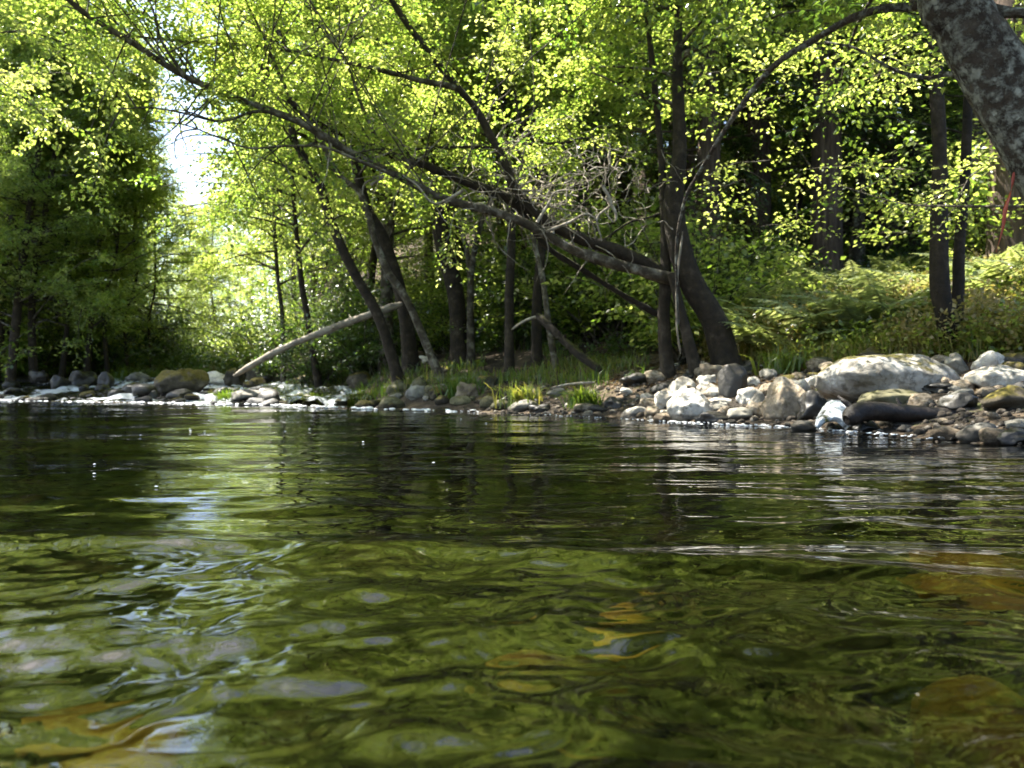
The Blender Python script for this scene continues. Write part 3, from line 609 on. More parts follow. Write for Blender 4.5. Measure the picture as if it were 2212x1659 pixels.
for i in range(3):
    rg = np.random.default_rng(400 + i); H = 20
    P = smooth_path([(0, 0, -.4), (rg.normal(0, .05), 0, H * .3), (rg.normal(0, .1), .1, H * .6), (0, 0, H)], 6)
    R = np.linspace(.30, .03, len(P)); R[0] *= 1.2; tb = Tubes(); tb.add(P, R, seg=14, seed=i, rough=.06)
    t2 = Tubes(); C = []; A = []
    for b in range(75):
        f = (b + rg.random()) / 75; z = [2.0, 5, 3.2][i] + (H - 3) * f; a = rg.uniform(0, 6.28); ln = (3.3 * (1 - f) + .4) * rg.uniform(.7, 1.1)
        bp = branch_pts((0, 0, z), (math.cos(a), math.sin(a), .12), ln, rg, 8, sag=.22, wig=.05)
        t2.add(bp, np.linspace(.03, .006, 8), seg=6, rough=0)
        for q in range(46):
            t = rg.uniform(.1, 1) * 7; j = int(min(6, t)); pt = bp[j] + (bp[j + 1] - bp[j]) * (t - j); dd = nrm(bp[j + 1] - bp[j])
            sd = np.cross(dd, (0, 0, 1)) * rg.choice([-1, 1]); C.append(pt); A.append(nrm(dd * .7 + sd * rg.uniform(.3, 1) + np.array([0, 0, -.25])))
    V, Q, T = spray_leaves(np.array(C), np.array(A), rg, n=16, length=.5, leaf=.10, droop=.5, width=.22, hi=False, jitter=.2, spread=.35)
    CON.append((tb.mesh("trunk", M['barkc']), t2.mesh("branches", M['barkc']), mesh_np("crown", V, Q, M['needle'], tone=T)))
BUSH = []
for i in range(5):
    rg = np.random.default_rng(500 + i); tb = Tubes(); C = []; A = []
    for b in range(26):
        a = rg.uniform(0, 6.28); bp = branch_pts((rg.normal(0, .12), rg.normal(0, .12), -.1), (math.cos(a) * rg.uniform(.1, 1), math.sin(a) * rg.uniform(.1, 1), 1), rg.uniform(.9, 1.9), rg, 7, sag=.25)
        tb.add(bp, np.linspace(.012, .003, 7), seg=6, rough=0)
        for q in range(13):
            t = rg.uniform(.15, 1) * 6; j = int(min(5, t)); C.append(bp[j] + (bp[j + 1] - bp[j]) * (t - j)); A.append(nrm(rg.normal(0, 1, 3) * np.array([1, 1, .35]) + nrm(bp[j + 1] - bp[j]) * .7))
    V, Q, T = spray_leaves(np.array(C), np.array(A), rg, n=16, length=.38, leaf=.06, hi=False)
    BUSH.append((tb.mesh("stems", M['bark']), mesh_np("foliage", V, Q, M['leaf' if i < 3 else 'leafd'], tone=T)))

def gz(x, y): return float(ground(np.array([x]), np.array([y]))[0])
def place_tree(kind, px, Y, sc, label, group, rz=0, lean=(0, 0), name=None, cat="tree"):
    x = (px - CX) / F * Y; root = bpy.data.objects.new(name or ("alder_tree" if kind[0] == 'A' else "conifer_tree"), None); COL.objects.link(root)
    root.location = (x, Y, gz(x, Y)); root.rotation_euler = (lean[0], lean[1], rz) ; root.scale = (sc,) * 3
    k = (ALD if kind[0] == 'A' else CON)[int(kind[1:])]
    for nm, me in zip(("trunk", "branches", "crown"), k): link(nm, me, parent=root)
    return tag(root, label, cat, group)
def place_bush(i, px, Y, sc, label, group):
    x = (px - CX) / F * Y; root = bpy.data.objects.new("shrub", None); COL.objects.link(root)
    root.location = (x, Y, gz(x, Y)); root.rotation_euler = (0, 0, px * .7); root.scale = (sc, sc, sc)
    link("stems", BUSH[i][0], parent=root); link("foliage", BUSH[i][1], parent=root); return tag(root, label, "shrub", group)

rg = np.random.default_rng(9)
# left bank alders
for i, (px, Y) in enumerate([(10, 20.5), (75, 21.5), (-90, 20), (112, 23.5), (60, 25), (150, 26.5), (-180, 23), (105, 28), (170, 30), (10, 30), (150, 33), (202, 36), (-60, 27), (235, 43), (175, 41), (90, 36), (-260, 26), (272, 52), (292, 62), (205, 55)]):
    place_tree('A%d' % (i % 6), px, Y, .95 + .25 * rg.random(), ("front alder of" if Y < 25 else "middle alder of" if Y < 34 else "far alder of") + " the left thicket, " + lm(px), "alders of the left bank", rz=rg.uniform(0, 6.3), lean=(0, .06 + .05 * rg.random()))
# behind the middle trees
for i, (px, Y) in enumerate([(745, 20), (790, 17.5), (770, 23), (860, 18), (930, 23), (1010, 17.5), (1080, 21), (1180, 18), (1260, 23), (1340, 17), (672, 27), (632, 34), (800, 29), (980, 30), (1150, 29), (1300, 31), (602, 42), (575, 52), (552, 66), (640, 48), (700, 38), (1420, 24), (835, 14.8), (1230, 14.5), (525, 78), (540, 90)]):
    place_tree('A%d' % ((i * 5 + 2) % 6), px, Y, .9 + .3 * rg.random(), ("alder close" if Y < 20 else "alder well" if Y < 30 else "far alder") + " behind the middle trees, " + lm(px), "alders behind the middle trees", rz=rg.uniform(0, 6.3), lean=(0, -.05 * rg.random()))
# far end of the river
for i, (px, Y) in enumerate([(395, 74), (425, 80), (455, 72), (480, 78), (370, 70), (500, 84), (415, 92), (390, 96), (445, 98), (350, 82)]):
    place_tree('A%d' % (i % 6), px, Y, 1.2 + .2 * rg.random(), "far tree closing the river corridor below the bright sky gap", "far trees at the end of the river", rz=rg.uniform(0, 6.3))
# right wood
for i, (px, Y) in enumerate([(1700, 18), (1850, 16.5), (1980, 16), (2100, 13.5), (2250, 12.5), (1900, 21), (1610, 19), (1760, 19.5), (2030, 17.5), (1540, 23), (1820, 26), (2200, 18), (2380, 14), (2300, 22)]):
    place_tree('A%d' % ((i * 5 + 1) % 6), px, Y, .85 + .3 * rg.random(), ("near" if Y < 17 else "far") + " broadleaf tree in the right wood, " + lm(px), "broadleaf trees of the right wood", rz=rg.uniform(0, 6.3))
for i, (px, Y, lb) in enumerate([(1470, 16, "tall dark conifer rising behind the leaning tree's base"), (1590, 19, "dark conifer second left in the right wood, behind the arching branch"),
        (1785, 14.5, "thick dark conifer trunk above the bright ferns"), (1917, 17, "pale barked conifer between the thick dark trunk and the twin trunks"), (2185, 10.5, "thick reddish conifer trunk behind the lichened trunk, upper right"),
        (1240, 22, "conifer trunk behind the middle canopy, upper centre"), (1118, 19, "dark conifer left of the upper centre one"), (1350, 20, "conifer with dark forked shade branches, upper centre right"),
        (1660, 26, "far conifer in deep shade left of the thick dark trunk"), (2060, 27, "far conifer glimpsed between the twin trunks"), (1400, 28, "far conifer in the shade behind the leaning trunks"), (1530, 14.5, "dark drooping conifer right above the leaning tree's base"), (1640, 17, "dark conifer between the arching branch and the thick dark trunk"), (1990, 19, "dark conifer behind the left stem of the twin trunk tree"), (1180, 25, "far dark conifer at the upper centre behind the steep limb"), (1300, 26, "far dark conifer behind the twig tangle"), (2330, 16, "dark conifer beyond the right edge of the view")]):
    place_tree('C%d' % (i % 3), px, Y, [1, .8, .95, .75, 1, .7, .85, .8, 1, 1, 1, .8, .9, .9, 1, 1, 1][i], lb, None, rz=rg.uniform(0, 6.3))
# distant wood: too far and dense to count
rg = np.random.default_rng(640); n = 15000; px = rg.uniform(-500, 3000, n * 2); Y = rg.uniform(34, 62, n * 2)
Y = np.where(px > 1450, Y * .62, Y)
k = np.nonzero((px < 300) | (px > 560))[0][:n]; px, Y = px[k], Y[k]; x = (px - CX) / F * Y; g = ground(x, Y)
top = 13 + 4 * vn(x * .25, Y * .25, seed=640); z = g + top * rg.random(len(k)) ** 1.1
a = rg.uniform(0, 6.28, len(k)); V, Q, T = spray_leaves(np.stack([x, Y, z], 1), np.stack([np.cos(a), np.sin(a), rg.normal(0, .3, len(k))], 1), rg, n=14, length=1.6, leaf=.26, hi=False, spread=3)
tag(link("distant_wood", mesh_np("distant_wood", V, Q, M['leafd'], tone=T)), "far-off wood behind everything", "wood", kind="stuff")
# shrubs
for z, lst in (("shrubs under the left bank alders", [(-20, 20), (60, 21), (140, 22), (230, 24), (300, 27), (360, 31), (410, 36), (180, 26), (90, 25), (330, 24), (380, 27), (440, 42), (20, 24), (270, 33), (-60, 21.5), (110, 21), (170, 22.5), (0, 22.5), (210, 21.5), (250, 23.5), (60, 27), (-20, 28), (130, 31), (345, 29), (400, 31), (300, 30), (225, 34), (180, 38)]),
               ("shrubs under the middle trees", [(560, 22), (610, 18), (680, 16), (740, 18), (800, 15), (860, 16.5), (920, 17), (980, 15.5), (1040, 16), (1110, 14), (1180, 14.5), (1250, 13.5), (1320, 13), (1390, 13.5), (520, 30), (640, 24), (1000, 19), (1150, 18), (770, 21), (1290, 16), (480, 36), (1100, 24), (900, 24), (700, 26)]),
               ("shrubs in the wood behind the right bank", [(1450, 12), (1530, 12.5), (1590, 13.5), (2150, 11.5), (2230, 10.5), (1560, 17), (1720, 20), (1890, 21), (2090, 17), (2200, 15), (1500, 10.5), (2280, 13), (1640, 21), (1980, 21), (1800, 23), (2150, 20)])):
    for i, (px, Y) in enumerate(lst):
        place_bush(int(rg.integers(5)), px, Y, float(rg.uniform(.8, 1.5)) * (1.1 if 'left' in z else 1), {"shrubs under the left bank alders": ("front" if Y < 23.2 else "rear") + " leafy shrub under the left bank alders, ", "shrubs under the middle trees": ("front" if Y < 16.2 else "rear") + " leafy shrub under the middle trees, ", "shrubs in the wood behind the right bank": ("front" if Y < 14.2 else "rear") + " leafy shrub of the right wood, "}[z] + lm(px), z)

# hand placed trees: path through photo points, each with its own crown
def pathtree(name, label, path, w0, w1, Y, mat='bark', top=None, crown=None, dY=0., group=None, seed=1, cat="tree", extra=(), limb_mat=None):
    """path = photo points from the foot up; top = world height reached above the frame"""
    rg = np.random.default_rng(seed); n = len(path)
    P = [W(px, py, Y + dY * i / max(1, n - 1)) for i, (px, py) in enumerate(path)]
    P[0][2] = gz(P[0][0], P[0][1]) - .12
    if top:
        d = nrm(P[-1] - P[-2]); d = nrm(d + np.array([0, 0, .8])); m = int(max(1, (top - P[-1][2]) / 1.3))
        for k in range(m): d = nrm(d + np.array([rg.normal(0, .06), rg.normal(0, .06), .08])); P.append(P[-1] + d * 1.3)
    P = smooth_path(P, 5); L_ = np.r_[0, np.cumsum(np.linalg.norm(np.diff(P, axis=0), axis=1))]; f = L_ / L_[-1]
    nvis = (len(path) - 1) * 5; fv = f[min(nvis, len(f) - 1)]
    R = np.interp(f, [0, fv, 1], [w0 / F * Y / 2, w1 / F * Y / 2, .02 if top else w1 / F * Y / 2]); R[0] *= 1.35; R[1] *= 1.15
    root = bpy.data.objects.new(name, None); COL.objects.link(root); root.location = P[0]; off = P[0]
    tb = Tubes(); tb.add(P, R, seg=12, seed=seed, rough=.14)
    link("trunk", tb.mesh("trunk", M[mat], off), parent=root)
    for k, (pp, a, b, Y0, Y1) in enumerate(extra):
        Q = smooth_path([W(px, py, Y0 + (Y1 - Y0) * i / (len(pp) - 1)) for i, (px, py) in enumerate(pp)], 5)
        t2 = Tubes(); t2.add(Q, np.linspace(a, b, len(Q)) / F * Y0 / 2, seg=10, seed=seed + k, rough=.16)
        link("limb", t2.mesh("limb", M[limb_mat or mat], off), parent=root)
    if crown:
        z0, nb, bl = crown[:3]; lf = crown[3] if len(crown) > 3 else .08; mt = crown[4] if len(crown) > 4 else 'leaf'
        bm_, cm_ = make_crown(rg, P, z0, nb, bl, lf * .72, 16, 30, .5, mat=mt, world=True)
        for nm, me in (("branches", bm_), ("crown", cm_)): o = link(nm, me, parent=root, loc=-off)
    return tag(root, label, cat, group), P

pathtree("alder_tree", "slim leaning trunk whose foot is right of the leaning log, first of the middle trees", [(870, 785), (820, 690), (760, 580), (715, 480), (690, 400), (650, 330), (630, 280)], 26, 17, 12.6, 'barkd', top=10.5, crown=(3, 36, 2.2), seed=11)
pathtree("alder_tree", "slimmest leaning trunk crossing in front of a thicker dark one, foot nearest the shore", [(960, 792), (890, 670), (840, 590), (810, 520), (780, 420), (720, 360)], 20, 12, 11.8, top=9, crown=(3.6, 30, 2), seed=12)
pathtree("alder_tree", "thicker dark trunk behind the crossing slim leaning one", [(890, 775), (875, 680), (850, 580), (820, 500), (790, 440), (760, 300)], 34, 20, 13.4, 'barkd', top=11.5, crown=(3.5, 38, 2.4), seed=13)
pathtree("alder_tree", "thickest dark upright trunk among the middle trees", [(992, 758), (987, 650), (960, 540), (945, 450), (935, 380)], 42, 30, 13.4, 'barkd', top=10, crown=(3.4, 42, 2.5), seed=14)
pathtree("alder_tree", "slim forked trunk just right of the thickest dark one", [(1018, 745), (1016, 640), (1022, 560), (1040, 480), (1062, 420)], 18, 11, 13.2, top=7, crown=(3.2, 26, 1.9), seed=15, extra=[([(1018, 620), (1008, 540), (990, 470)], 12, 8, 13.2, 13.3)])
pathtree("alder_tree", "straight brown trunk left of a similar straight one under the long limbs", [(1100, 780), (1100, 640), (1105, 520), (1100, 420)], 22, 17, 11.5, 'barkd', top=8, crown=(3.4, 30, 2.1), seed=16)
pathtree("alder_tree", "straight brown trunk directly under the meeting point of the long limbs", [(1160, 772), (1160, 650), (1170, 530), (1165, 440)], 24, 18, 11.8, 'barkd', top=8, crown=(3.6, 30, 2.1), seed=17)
pathtree("alder_tree", "thin pole trunk right of the straight brown trunks", [(1205, 782), (1185, 700), (1172, 600), (1150, 500)], 15, 10, 11.2, top=6, crown=(3.2, 20, 1.7), seed=18)
pathtree("alder_tree", "thin dark trunk behind the lower part of the leaning log", [(692, 785), (665, 690), (650, 600)], 18, 12, 15.5, 'barkd', top=8, crown=(2.6, 34, 2.2), seed=19)
pathtree("alder_tree", "thin grey pole trunk left of the dark one behind the leaning log", [(612, 780), (610, 690), (600, 600)], 11, 9, 16.5, top=7, crown=(2.2, 36, 2.0), seed=20)
# left bank trunks in view
for k, (pp, w, lb) in enumerate([([(20, 800), (40, 640), (70, 420), (110, 150)], 20, "dark trunk second from the left edge, sloping up to the right"), ([(75, 792), (70, 620), (105, 420), (130, 250)], 17, "dark trunk sloping right just beside the one nearest the left edge"),
        ([(-15, 790), (15, 560), (50, 380)], 24, "thick dark trunk right at the left edge"), ([(130, 790), (150, 640), (140, 480)], 12, "thin brown pole on the left bank before the dark thicket"),
        ([(185, 785), (200, 660), (215, 520)], 14, "thin dark pole above the middle of the left bank rocks"), ([(235, 780), (225, 660), (250, 560)], 10, "thinnest grey pole on the left bank near the reeds"), ([(45, 790), (80, 640), (85, 450), (120, 260)], 9, "thin pole between the two sloping trunks near the left edge"), ([(160, 785), (120, 640), (165, 470), (180, 330)], 8, "crooked thin pole left of the thin dark pole"), ([(280, 785), (270, 700), (295, 600), (290, 520)], 9, "thin pole rising from the reed clump"), ([(5, 795), (50, 680), (40, 520), (85, 350)], 9, "thin crossing pole at the left edge"), ([(330, 785), (322, 700), (335, 620)], 7, "short thin pole behind the moss topped rapids rock")]):
    pathtree("alder_tree", lb, pp, w, w * .6, 19.0 + .3 * k, 'barkd', top=9, crown=(1.5, 48, 2.3), seed=30 + k)
# left bank near tree whose leaves hang into the upper left corner
pathtree("alder_tree", "large dark leaved tree filling the upper left corner", [(-560, 830), (-470, 500), (-330, 200), (-200, -80)], 50, 34, 10.5, 'barkd', top=9.5, crown=(2.6, 66, 3.6, .085), seed=50)

# twin trunk tree
pathtree("twin_trunk_tree", "twin trunk tree standing behind the boulders on the right bank", [(2052, 765), (2040, 680), (2028, 600), (2030, 350), (2022, 180), (2015, 0)], 44, 25, 7.3, 'barkd', top=7, crown=(3.3, 34, 2.0, .075), seed=60,
         extra=[([(2062, 740), (2068, 650), (2074, 520), (2085, 380), (2092, 180), (2094, 40)], 30, 16, 7.35, 7.5)], cat="tree")

# the big leaning tree and its limbs
def Yl(px): return float(np.interp(px, [100, 700, 1500], [6.6, 7.6, 8.6]))
root, P = pathtree("leaning_tree", "mossy leaning tree at the water with long limbs reaching across to the upper left", [(1575, 790), (1545, 700), (1500, 620), (1470, 540), (1455, 440), (1468, 330), (1464, 180), (1465, 0)], 66, 15, 8.6, 'barkd', top=8, crown=(3.0, 34, 1.6), seed=70)
off = np.array(root.location)
LIMBS = [
 ("long pale topped limb sweeping from the trunk to the top left corner", [(1540, 672), (1492, 617), (1400, 590), (1250, 545), (1150, 490), (1060, 455), (960, 430), (850, 375), (750, 325), (640, 260), (520, 215), (400, 165), (290, 95), (200, 40), (130, -15)], 34, 12, .07, 'bark'),
 ("limb rising steeply through the middle to the top edge", [(1440, 600), (1350, 550), (1240, 510), (1170, 470), (1110, 400), (1085, 340), (1030, 240), (990, 190), (900, 80), (840, -10), (800, -90)], 40, 12, .25, 'barkd'),
 (None, [(990, 190), (900, 172), (820, 150), (700, 125), (560, 100), (400, 90), (220, 70)], 16, 5, .25, 'bark'),
 (None, [(1150, 462), (1100, 430), (1000, 390), (900, 350), (830, 330), (760, 300), (660, 250), (600, 190), (560, 140)], 34, 7, .45, 'barkd'),
 (None, [(1440, 690), (1350, 640), (1270, 590), (1190, 540), (1150, 495)], 18, 16, .4, 'barkd'),
 (None, [(760, 318), (860, 325), (950, 318), (1050, 318), (1140, 312), (1215, 308), (1260, 298)], 6, 10, .5, 'barkd'),
 (None, [(640, 262), (560, 240), (480, 262), (400, 245), (330, 233), (260, 235)], 10, 3, 0, 'bark'),
 (None, [(850, 378), (770, 345), (700, 318), (620, 315), (540, 320), (480, 300), (400, 270), (330, 262)], 9, 3, -.1, 'bark'),
 (None, [(760, 330), (700, 300), (650, 240), (620, 200), (600, 150), (560, 60), (520, -20)], 11, 5, .1, 'bark'),
 (None, [(900, 355), (830, 320), (800, 270), (775, 210), (750, 140), (700, 60), (660, -20)], 13, 6, .3, 'bark'),
 (None, [(400, 165), (350, 90), (330, 20), (300, -40)], 8, 4, 0, 'bark'),
 (None, [(1470, 440), (1440, 455), (1400, 470), (1360, 480), (1300, 520)], 14, 6, .6, 'barkd'),
]
tw = Tubes(); C = []; A = []; rg = np.random.default_rng(71)
limbpaths = []
for k, (lb, pp, a, b, dY, mt) in enumerate(LIMBS):
    Q = smooth_path([W(px, py, Yl(px) + dY) for px, py in pp], 6); limbpaths.append(Q)
    t2 = Tubes(); rr = np.interp(np.linspace(0, 1, len(Q)), [0, .25, .6, 1], [a, a * .58 + b * .2, (a * .25 + b * .6), b * .8]) / F * 7.8 / 2
    t2.add(Q, rr, seg=12, seed=80 + k, rough=.2)
    ob = link("limb", t2.mesh("limb", M[mt], off), parent=root)
    if lb: ob['label'] = lb
    # side twigs with leaf sprays
    Ln = np.r_[0, np.cumsum(np.linalg.norm(np.diff(Q, axis=0), axis=1))]; tot = Ln[-1]
    f0 = [.42, .5, .1, .5, 2, .1, .1, .15, .1, .15, .1, 2][k]
    nt_ = int(tot * (1 - min(1, f0)) * 7)
    for q in range(nt_):
        f = rg.uniform(f0, 1); i = int(np.searchsorted(Ln, f * tot)); i = min(max(i, 1), len(Q) - 1)
        p0 = Q[i]; tdir = nrm(Q[i] - Q[i - 1])
        d = tdir * .7 + rg.normal(0, .8, 3) + np.array([0, .3, .25]); d[1] = abs(d[1]) if rg.random() < .85 else d[1]; d = nrm(d); bp = branch_pts(p0, d, rg.uniform(.4, 1.15), rg, 6, sag=.2)
        tw.add(smooth_path(bp, 2), np.linspace(.008, .0025, 11), seg=6, rough=0)
        for s_ in range(int(7)):
            t = rg.uniform(.2, 1) * 5; j = int(min(4, t)); C.append(bp[j] + (bp[j + 1] - bp[j]) * (t - j)); A.append(nrm(nrm(bp[j + 1] - bp[j]) * .7 + rg.normal(0, .6, 3) * np.array([1, 1, .5])))
C = np.array(C); A = np.array(A)
# open sky over the river corridor
pxx = CX + C[:, 0] / C[:, 1] * F; pyy = CY - (C[:, 2] - CAMH) / C[:, 1] * F
inside = (((pxx - 395 - (pyy - 300) * .25) / 72) ** 2 + ((pyy - 290) / 150) ** 2) < 1
keep = ~inside | (rg.random(len(C)) < .03); C, A = C[keep], A[keep]
V, Q, T = spray_leaves(C, A, rg, n=30, length=.38, leaf=.042); 
link("branches", tw.mesh("branches", M['bark'], off), parent=root)
link("crown", mesh_np("crown", V - off, Q, M['leaf'], tone=T), parent=root)
# higher sprays added out of view to break up sky reflections on the water
rg = np.random.default_rng(76); C = []; A = []; tu = Tubes()
for q in range(16):
    i = int(rg.integers(25, len(limbpaths[0]) - 1)); p0 = limbpaths[0][i]; bp = branch_pts(p0, np.array([rg.normal(-.3, .5), rg.normal(.1, .5), 1.1]), rg.uniform(1.8, 5.6), rg, 8, wig=.14)
    tu.add(smooth_path(bp, 2), np.linspace(.006, .002, 15), seg=6, rough=0)
    for s_ in range(46): t = rg.uniform(.35, 1) * 7; j = int(min(6, t)); C.append(bp[j] + (bp[j + 1] - bp[j]) * (t - j) + rg.normal(0, .4, 3)); A.append(nrm(rg.normal(0, 1, 3) * np.array([1, 1, .4])))
for q in range(18):   # more added sprays, high over the river, to pattern the mirrored sky
    i = int(rg.integers(30, len(limbpaths[0]) - 1)); p0 = limbpaths[0][i]; bp = branch_pts(p0, np.array([rg.normal(.1, .6), -rg.uniform(.3, 1.2), 1.0]), rg.uniform(3, 6.5), rg, 8, wig=.12)
    tu.add(smooth_path(bp, 2), np.linspace(.007, .002, 15), seg=6, rough=0)
    for s_ in range(52): t = rg.uniform(.3, 1) * 7; j = int(min(6, t)); C.append(bp[j] + (bp[j + 1] - bp[j]) * (t - j) + rg.normal(0, .4, 3)); A.append(nrm(rg.normal(0, 1, 3) * np.array([1, 1, .4])))
C = np.array(C); A = np.array(A); ok = (C[:, 2] - CAMH) / np.maximum(C[:, 1], .1) > .50; C, A = C[ok], A[ok]
V, Q, T = spray_leaves(C, A, rg, n=22, length=.5, leaf=.06, hi=False)
link("branches", tu.mesh("branches", M['bark'], off), parent=root); link("crown", mesh_np("crown", V - off, Q, M['leaf'], tone=T), parent=root)  # stems and leaves of the added overhead sprays
# bare twig tangle around the meeting point of the limbs
tg = Tubes(); rg = np.random.default_rng(72)
anch = np.vstack([limbpaths[0][14:52], limbpaths[1][6:36], limbpaths[3][:30]])
for q in range(120):
    p0 = anch[rg.integers(len(anch))]; d = nrm(rg.normal(0, 1, 3) * np.array([1, .5, .8]) + np.array([.25, -.1, .35]))
    bp = branch_pts(p0, d, rg.uniform(.2, .85), rg, 8, wig=.24, sag=.05); tg.add(bp, np.linspace(rg.uniform(.004, .011), .001, 8), seg=6, rough=.1)
ctr = W(1250, 400, 8.0)
for q in range(130):
    p0 = ctr + rg.normal(0, 1, 3) * np.array([.38, .2, .22]); bp = branch_pts(p0, rg.normal(0, 1, 3), rg.uniform(.2, .6), rg, 8, wig=.38, sag=.15)
    tg.add(bp, np.linspace(rg.uniform(.002, .007), .001, 8), seg=6, rough=.1)
for pp in ([(1160, 480), (1185, 440), (1200, 415), (1240, 410)], [(1180, 500), (1230, 480), (1265, 462), (1290, 475)], [(1310, 425), (1330, 460), (1325, 480), (1305, 455)], [(1000, 412), (940, 440), (900, 400), (860, 372)], [(800, 400), (830, 380), (790, 395), (782, 420)], [(1300, 400), (1320, 440), (1290, 470), (1300, 520)]):
    Qp = smooth_path([W(px, py, 7.85) for px, py in pp], 5); tg.add(Qp, np.linspace(.016, .006, len(Qp)), seg=8)
o = link("twigs", tg.mesh("twigs", M['twig'], off), parent=root); o['label'] = "tangle of pale bare twigs where the limbs meet"

pathtree("alder_tree", "dark trunk standing left of the leaning tree's foot", [(1445, 788), (1435, 690), (1438, 600), (1435, 450), (1425, 300)], 32, 15, 8.7, 'barkd', top=6, crown=(4.6, 14, 1.6), seed=73)
pathtree("alder_tree", "short crooked dark stem between the leaning tree and its dark neighbour", [(1512, 795), (1485, 730), (1468, 660), (1450, 590)], 30, 18, 8.5, 'barkd', seed=74)

# big lichened trunk, upper right
YA = 3.9
root, P = pathtree("lichened_tree", "big lichen covered trunk leaning in from the right edge with an arching branch", [(2560, 860), (2440, 640), (2330, 470), (2235, 300), (2150, 160), (2080, 40), (2040, -60)], 205, 118, YA, 'barkl', top=4.6, crown=(2.5, 50, 2.1, .07, 'leafd'), seed=90,
    extra=[([(2020, 12), (1985, 14), (1900, 20), (1830, 45), (1760, 85), (1700, 120), (1650, 165), (1600, 230), (1560, 290), (1530, 340), (1500, 390), (1480, 430), (1462, 520), (1462, 620), (1466, 700)], 21, 6, 4.0, 5.6),
           ([(2110, 18), (2170, 26), (2260, 30), (2400, 20)], 30, 14, 3.9, 3.7),
           ([(2105, 175), (2050, 160), (2000, 168), (1930, 150), (1850, 105), (1780, 90)], 14, 4, 4.1, 4.6)], limb_mat='barkl')
off = np.array(root.location)
rg = np.random.default_rng(91); C = []; A = []; tw = Tubes()
for (x0, y0, x1, y1, n, Ya, Yb2) in [(1700, 60, 2010, 150, 10, 5.2, 6.6), (1600, 230, 1960, 120, 4, 5.6, 6.6), (1520, 330, 1900, 520, 5, 6.2, 7.2), (2060, 420, 2180, 330, 4, 4.6, 5.7), (1900, 330, 2100, 430, 5, 5.6, 6.6), (2140, 20, 2212, 60, 5, 4, 4.6)]:
    for k in range(n):
        Yk = rg.uniform(Ya, Yb2); p0 = W(rg.uniform(x0, x1), rg.uniform(min(y0, y1), max(y0, y1)), Yk)
        bp = branch_pts(p0, rg.normal(0, 1, 3) * np.array([1, .6, .3]) + np.array([-.3, 0, -.05]), rg.uniform(.4, .9), rg, 6, sag=.15)
        tw.add(bp, np.linspace(.005, .002, 6), seg=6, rough=0)
        for s_ in range(6): t = rg.uniform(0, 1) * 5; j = int(min(4, t)); C.append(bp[j] + (bp[j + 1] - bp[j]) * (t - j)); A.append(nrm(rg.normal(0, 1, 3) * np.array([1, 1, .3])))
V, Q, T = spray_leaves(np.array(C), np.array(A), rg, n=18, length=.3, leaf=.034)
link("hanging_twigs", tw.mesh("hanging_twigs", M['bark'], off), parent=root)
link("hanging_leaves", mesh_np("hanging_leaves", V - off, Q, M['leaf'], tone=T), parent=root)
# a dry thin stem crossing behind the trunk
t2 = Tubes(); Qp = smooth_path([W(px, py, Y) for px, py, Y in [(2330, 448, 4.0), (2212, 446, 4.4), (2050, 445, 5), (1950, 440, 5.6), (1860, 415, 6), (1800, 395, 6.4)]], 5); t2.add(Qp - off, np.linspace(.009, .003, len(Qp)), seg=6); link("branch", t2.mesh("branch", M['bark']), parent=root)

# orange ribbon
rgb = np.array([W(2190, 372, 3.78), W(2184, 410, 3.78), W(2172, 450, 3.79), W(2166, 495, 3.8), W(2152, 545, 3.8)]); Pn = smooth_path(rgb, 5)
wd = np.interp(np.linspace(0, 1, len(Pn)), [0, .15, .5, .8, 1], [.004, .012, .009, .006, .002]); th = np.linspace(0, 4.5, len(Pn)); dx = np.stack([np.cos(th) * wd, np.sin(th) * wd, 0 * wd], 1)
V = np.vstack([Pn - dx, Pn + dx]); n = len(Pn); i = np.arange(n - 1); Q = np.stack([i, i + n, i + n + 1, i + 1], 1)
o = link("ribbon", mesh_np("ribbon", V - Pn[0], Q, M['ribbon'], smooth=True), loc=Pn[0]); md = o.modifiers.new("thick", 'SOLIDIFY'); md.thickness = .0015
tag(o, "orange marker ribbon hanging from the lichened trunk at the right edge", "ribbon")

# logs and poles
def log(name, label, pts, a, b, mat, cat="log", rough=.1, seed=3, stubs=0):
    Q = smooth_path([W(*p) for p in pts], 6); tb = Tubes(); Ym = pts[0][2]
    R_ = np.linspace(a, b, len(Q)) / F * Ym / 2; R_[0] *= .45; R_[1] *= .9; R_[-1] *= .5
    tb.add(Q, R_, seg=14, rough=rough, seed=seed)
    if a > 10:   # broken branch stubs
        rs = np.random.default_rng(len(label))
        for k in range(5):
            i = int(rs.integers(3, len(Q) - 3)); d = nrm(rs.normal(0, 1, 3) + np.array([0, 0, .6])); e = rs.uniform(1.6, 3.4)
            tb.add(np.array([Q[i], Q[i] + d * R_[i] * e * .6, Q[i] + d * R_[i] * e + rs.normal(0, .01, 3)]), np.array([.35, .25, .14]) * R_[i], seg=6, rough=.1)
    o = link(name, tb.mesh(name, M[mat], Q[0]), loc=Q[0]); return tag(o, label, cat)
log("leaning_log", "long bare pale log leaning up from the rapids onto the middle trunks", [(505, 812, 13.4), (600, 758, 13.1), (700, 716, 12.9), (790, 683, 12.8), (868, 656, 12.8)], 13, 16, 'wood', rough=.16)
log("black_log", "black wet log lying across the shallows under the largest boulder", [(1828, 908, 5.1), (1870, 890, 5.15), (1950, 893, 5.2), (2060, 897, 5.2), (2150, 893, 5.2), (2290, 897, 5.2)], 48, 26, 'wetlog', rough=.18)
log("dead_pole", "dark dead pole slanting down to the right into the gravel bank", [(1158, 678, 10.3), (1200, 718, 10.1), (1250, 765, 9.9), (1298, 800, 9.7)], 16, 18, 'barkd', cat="pole")
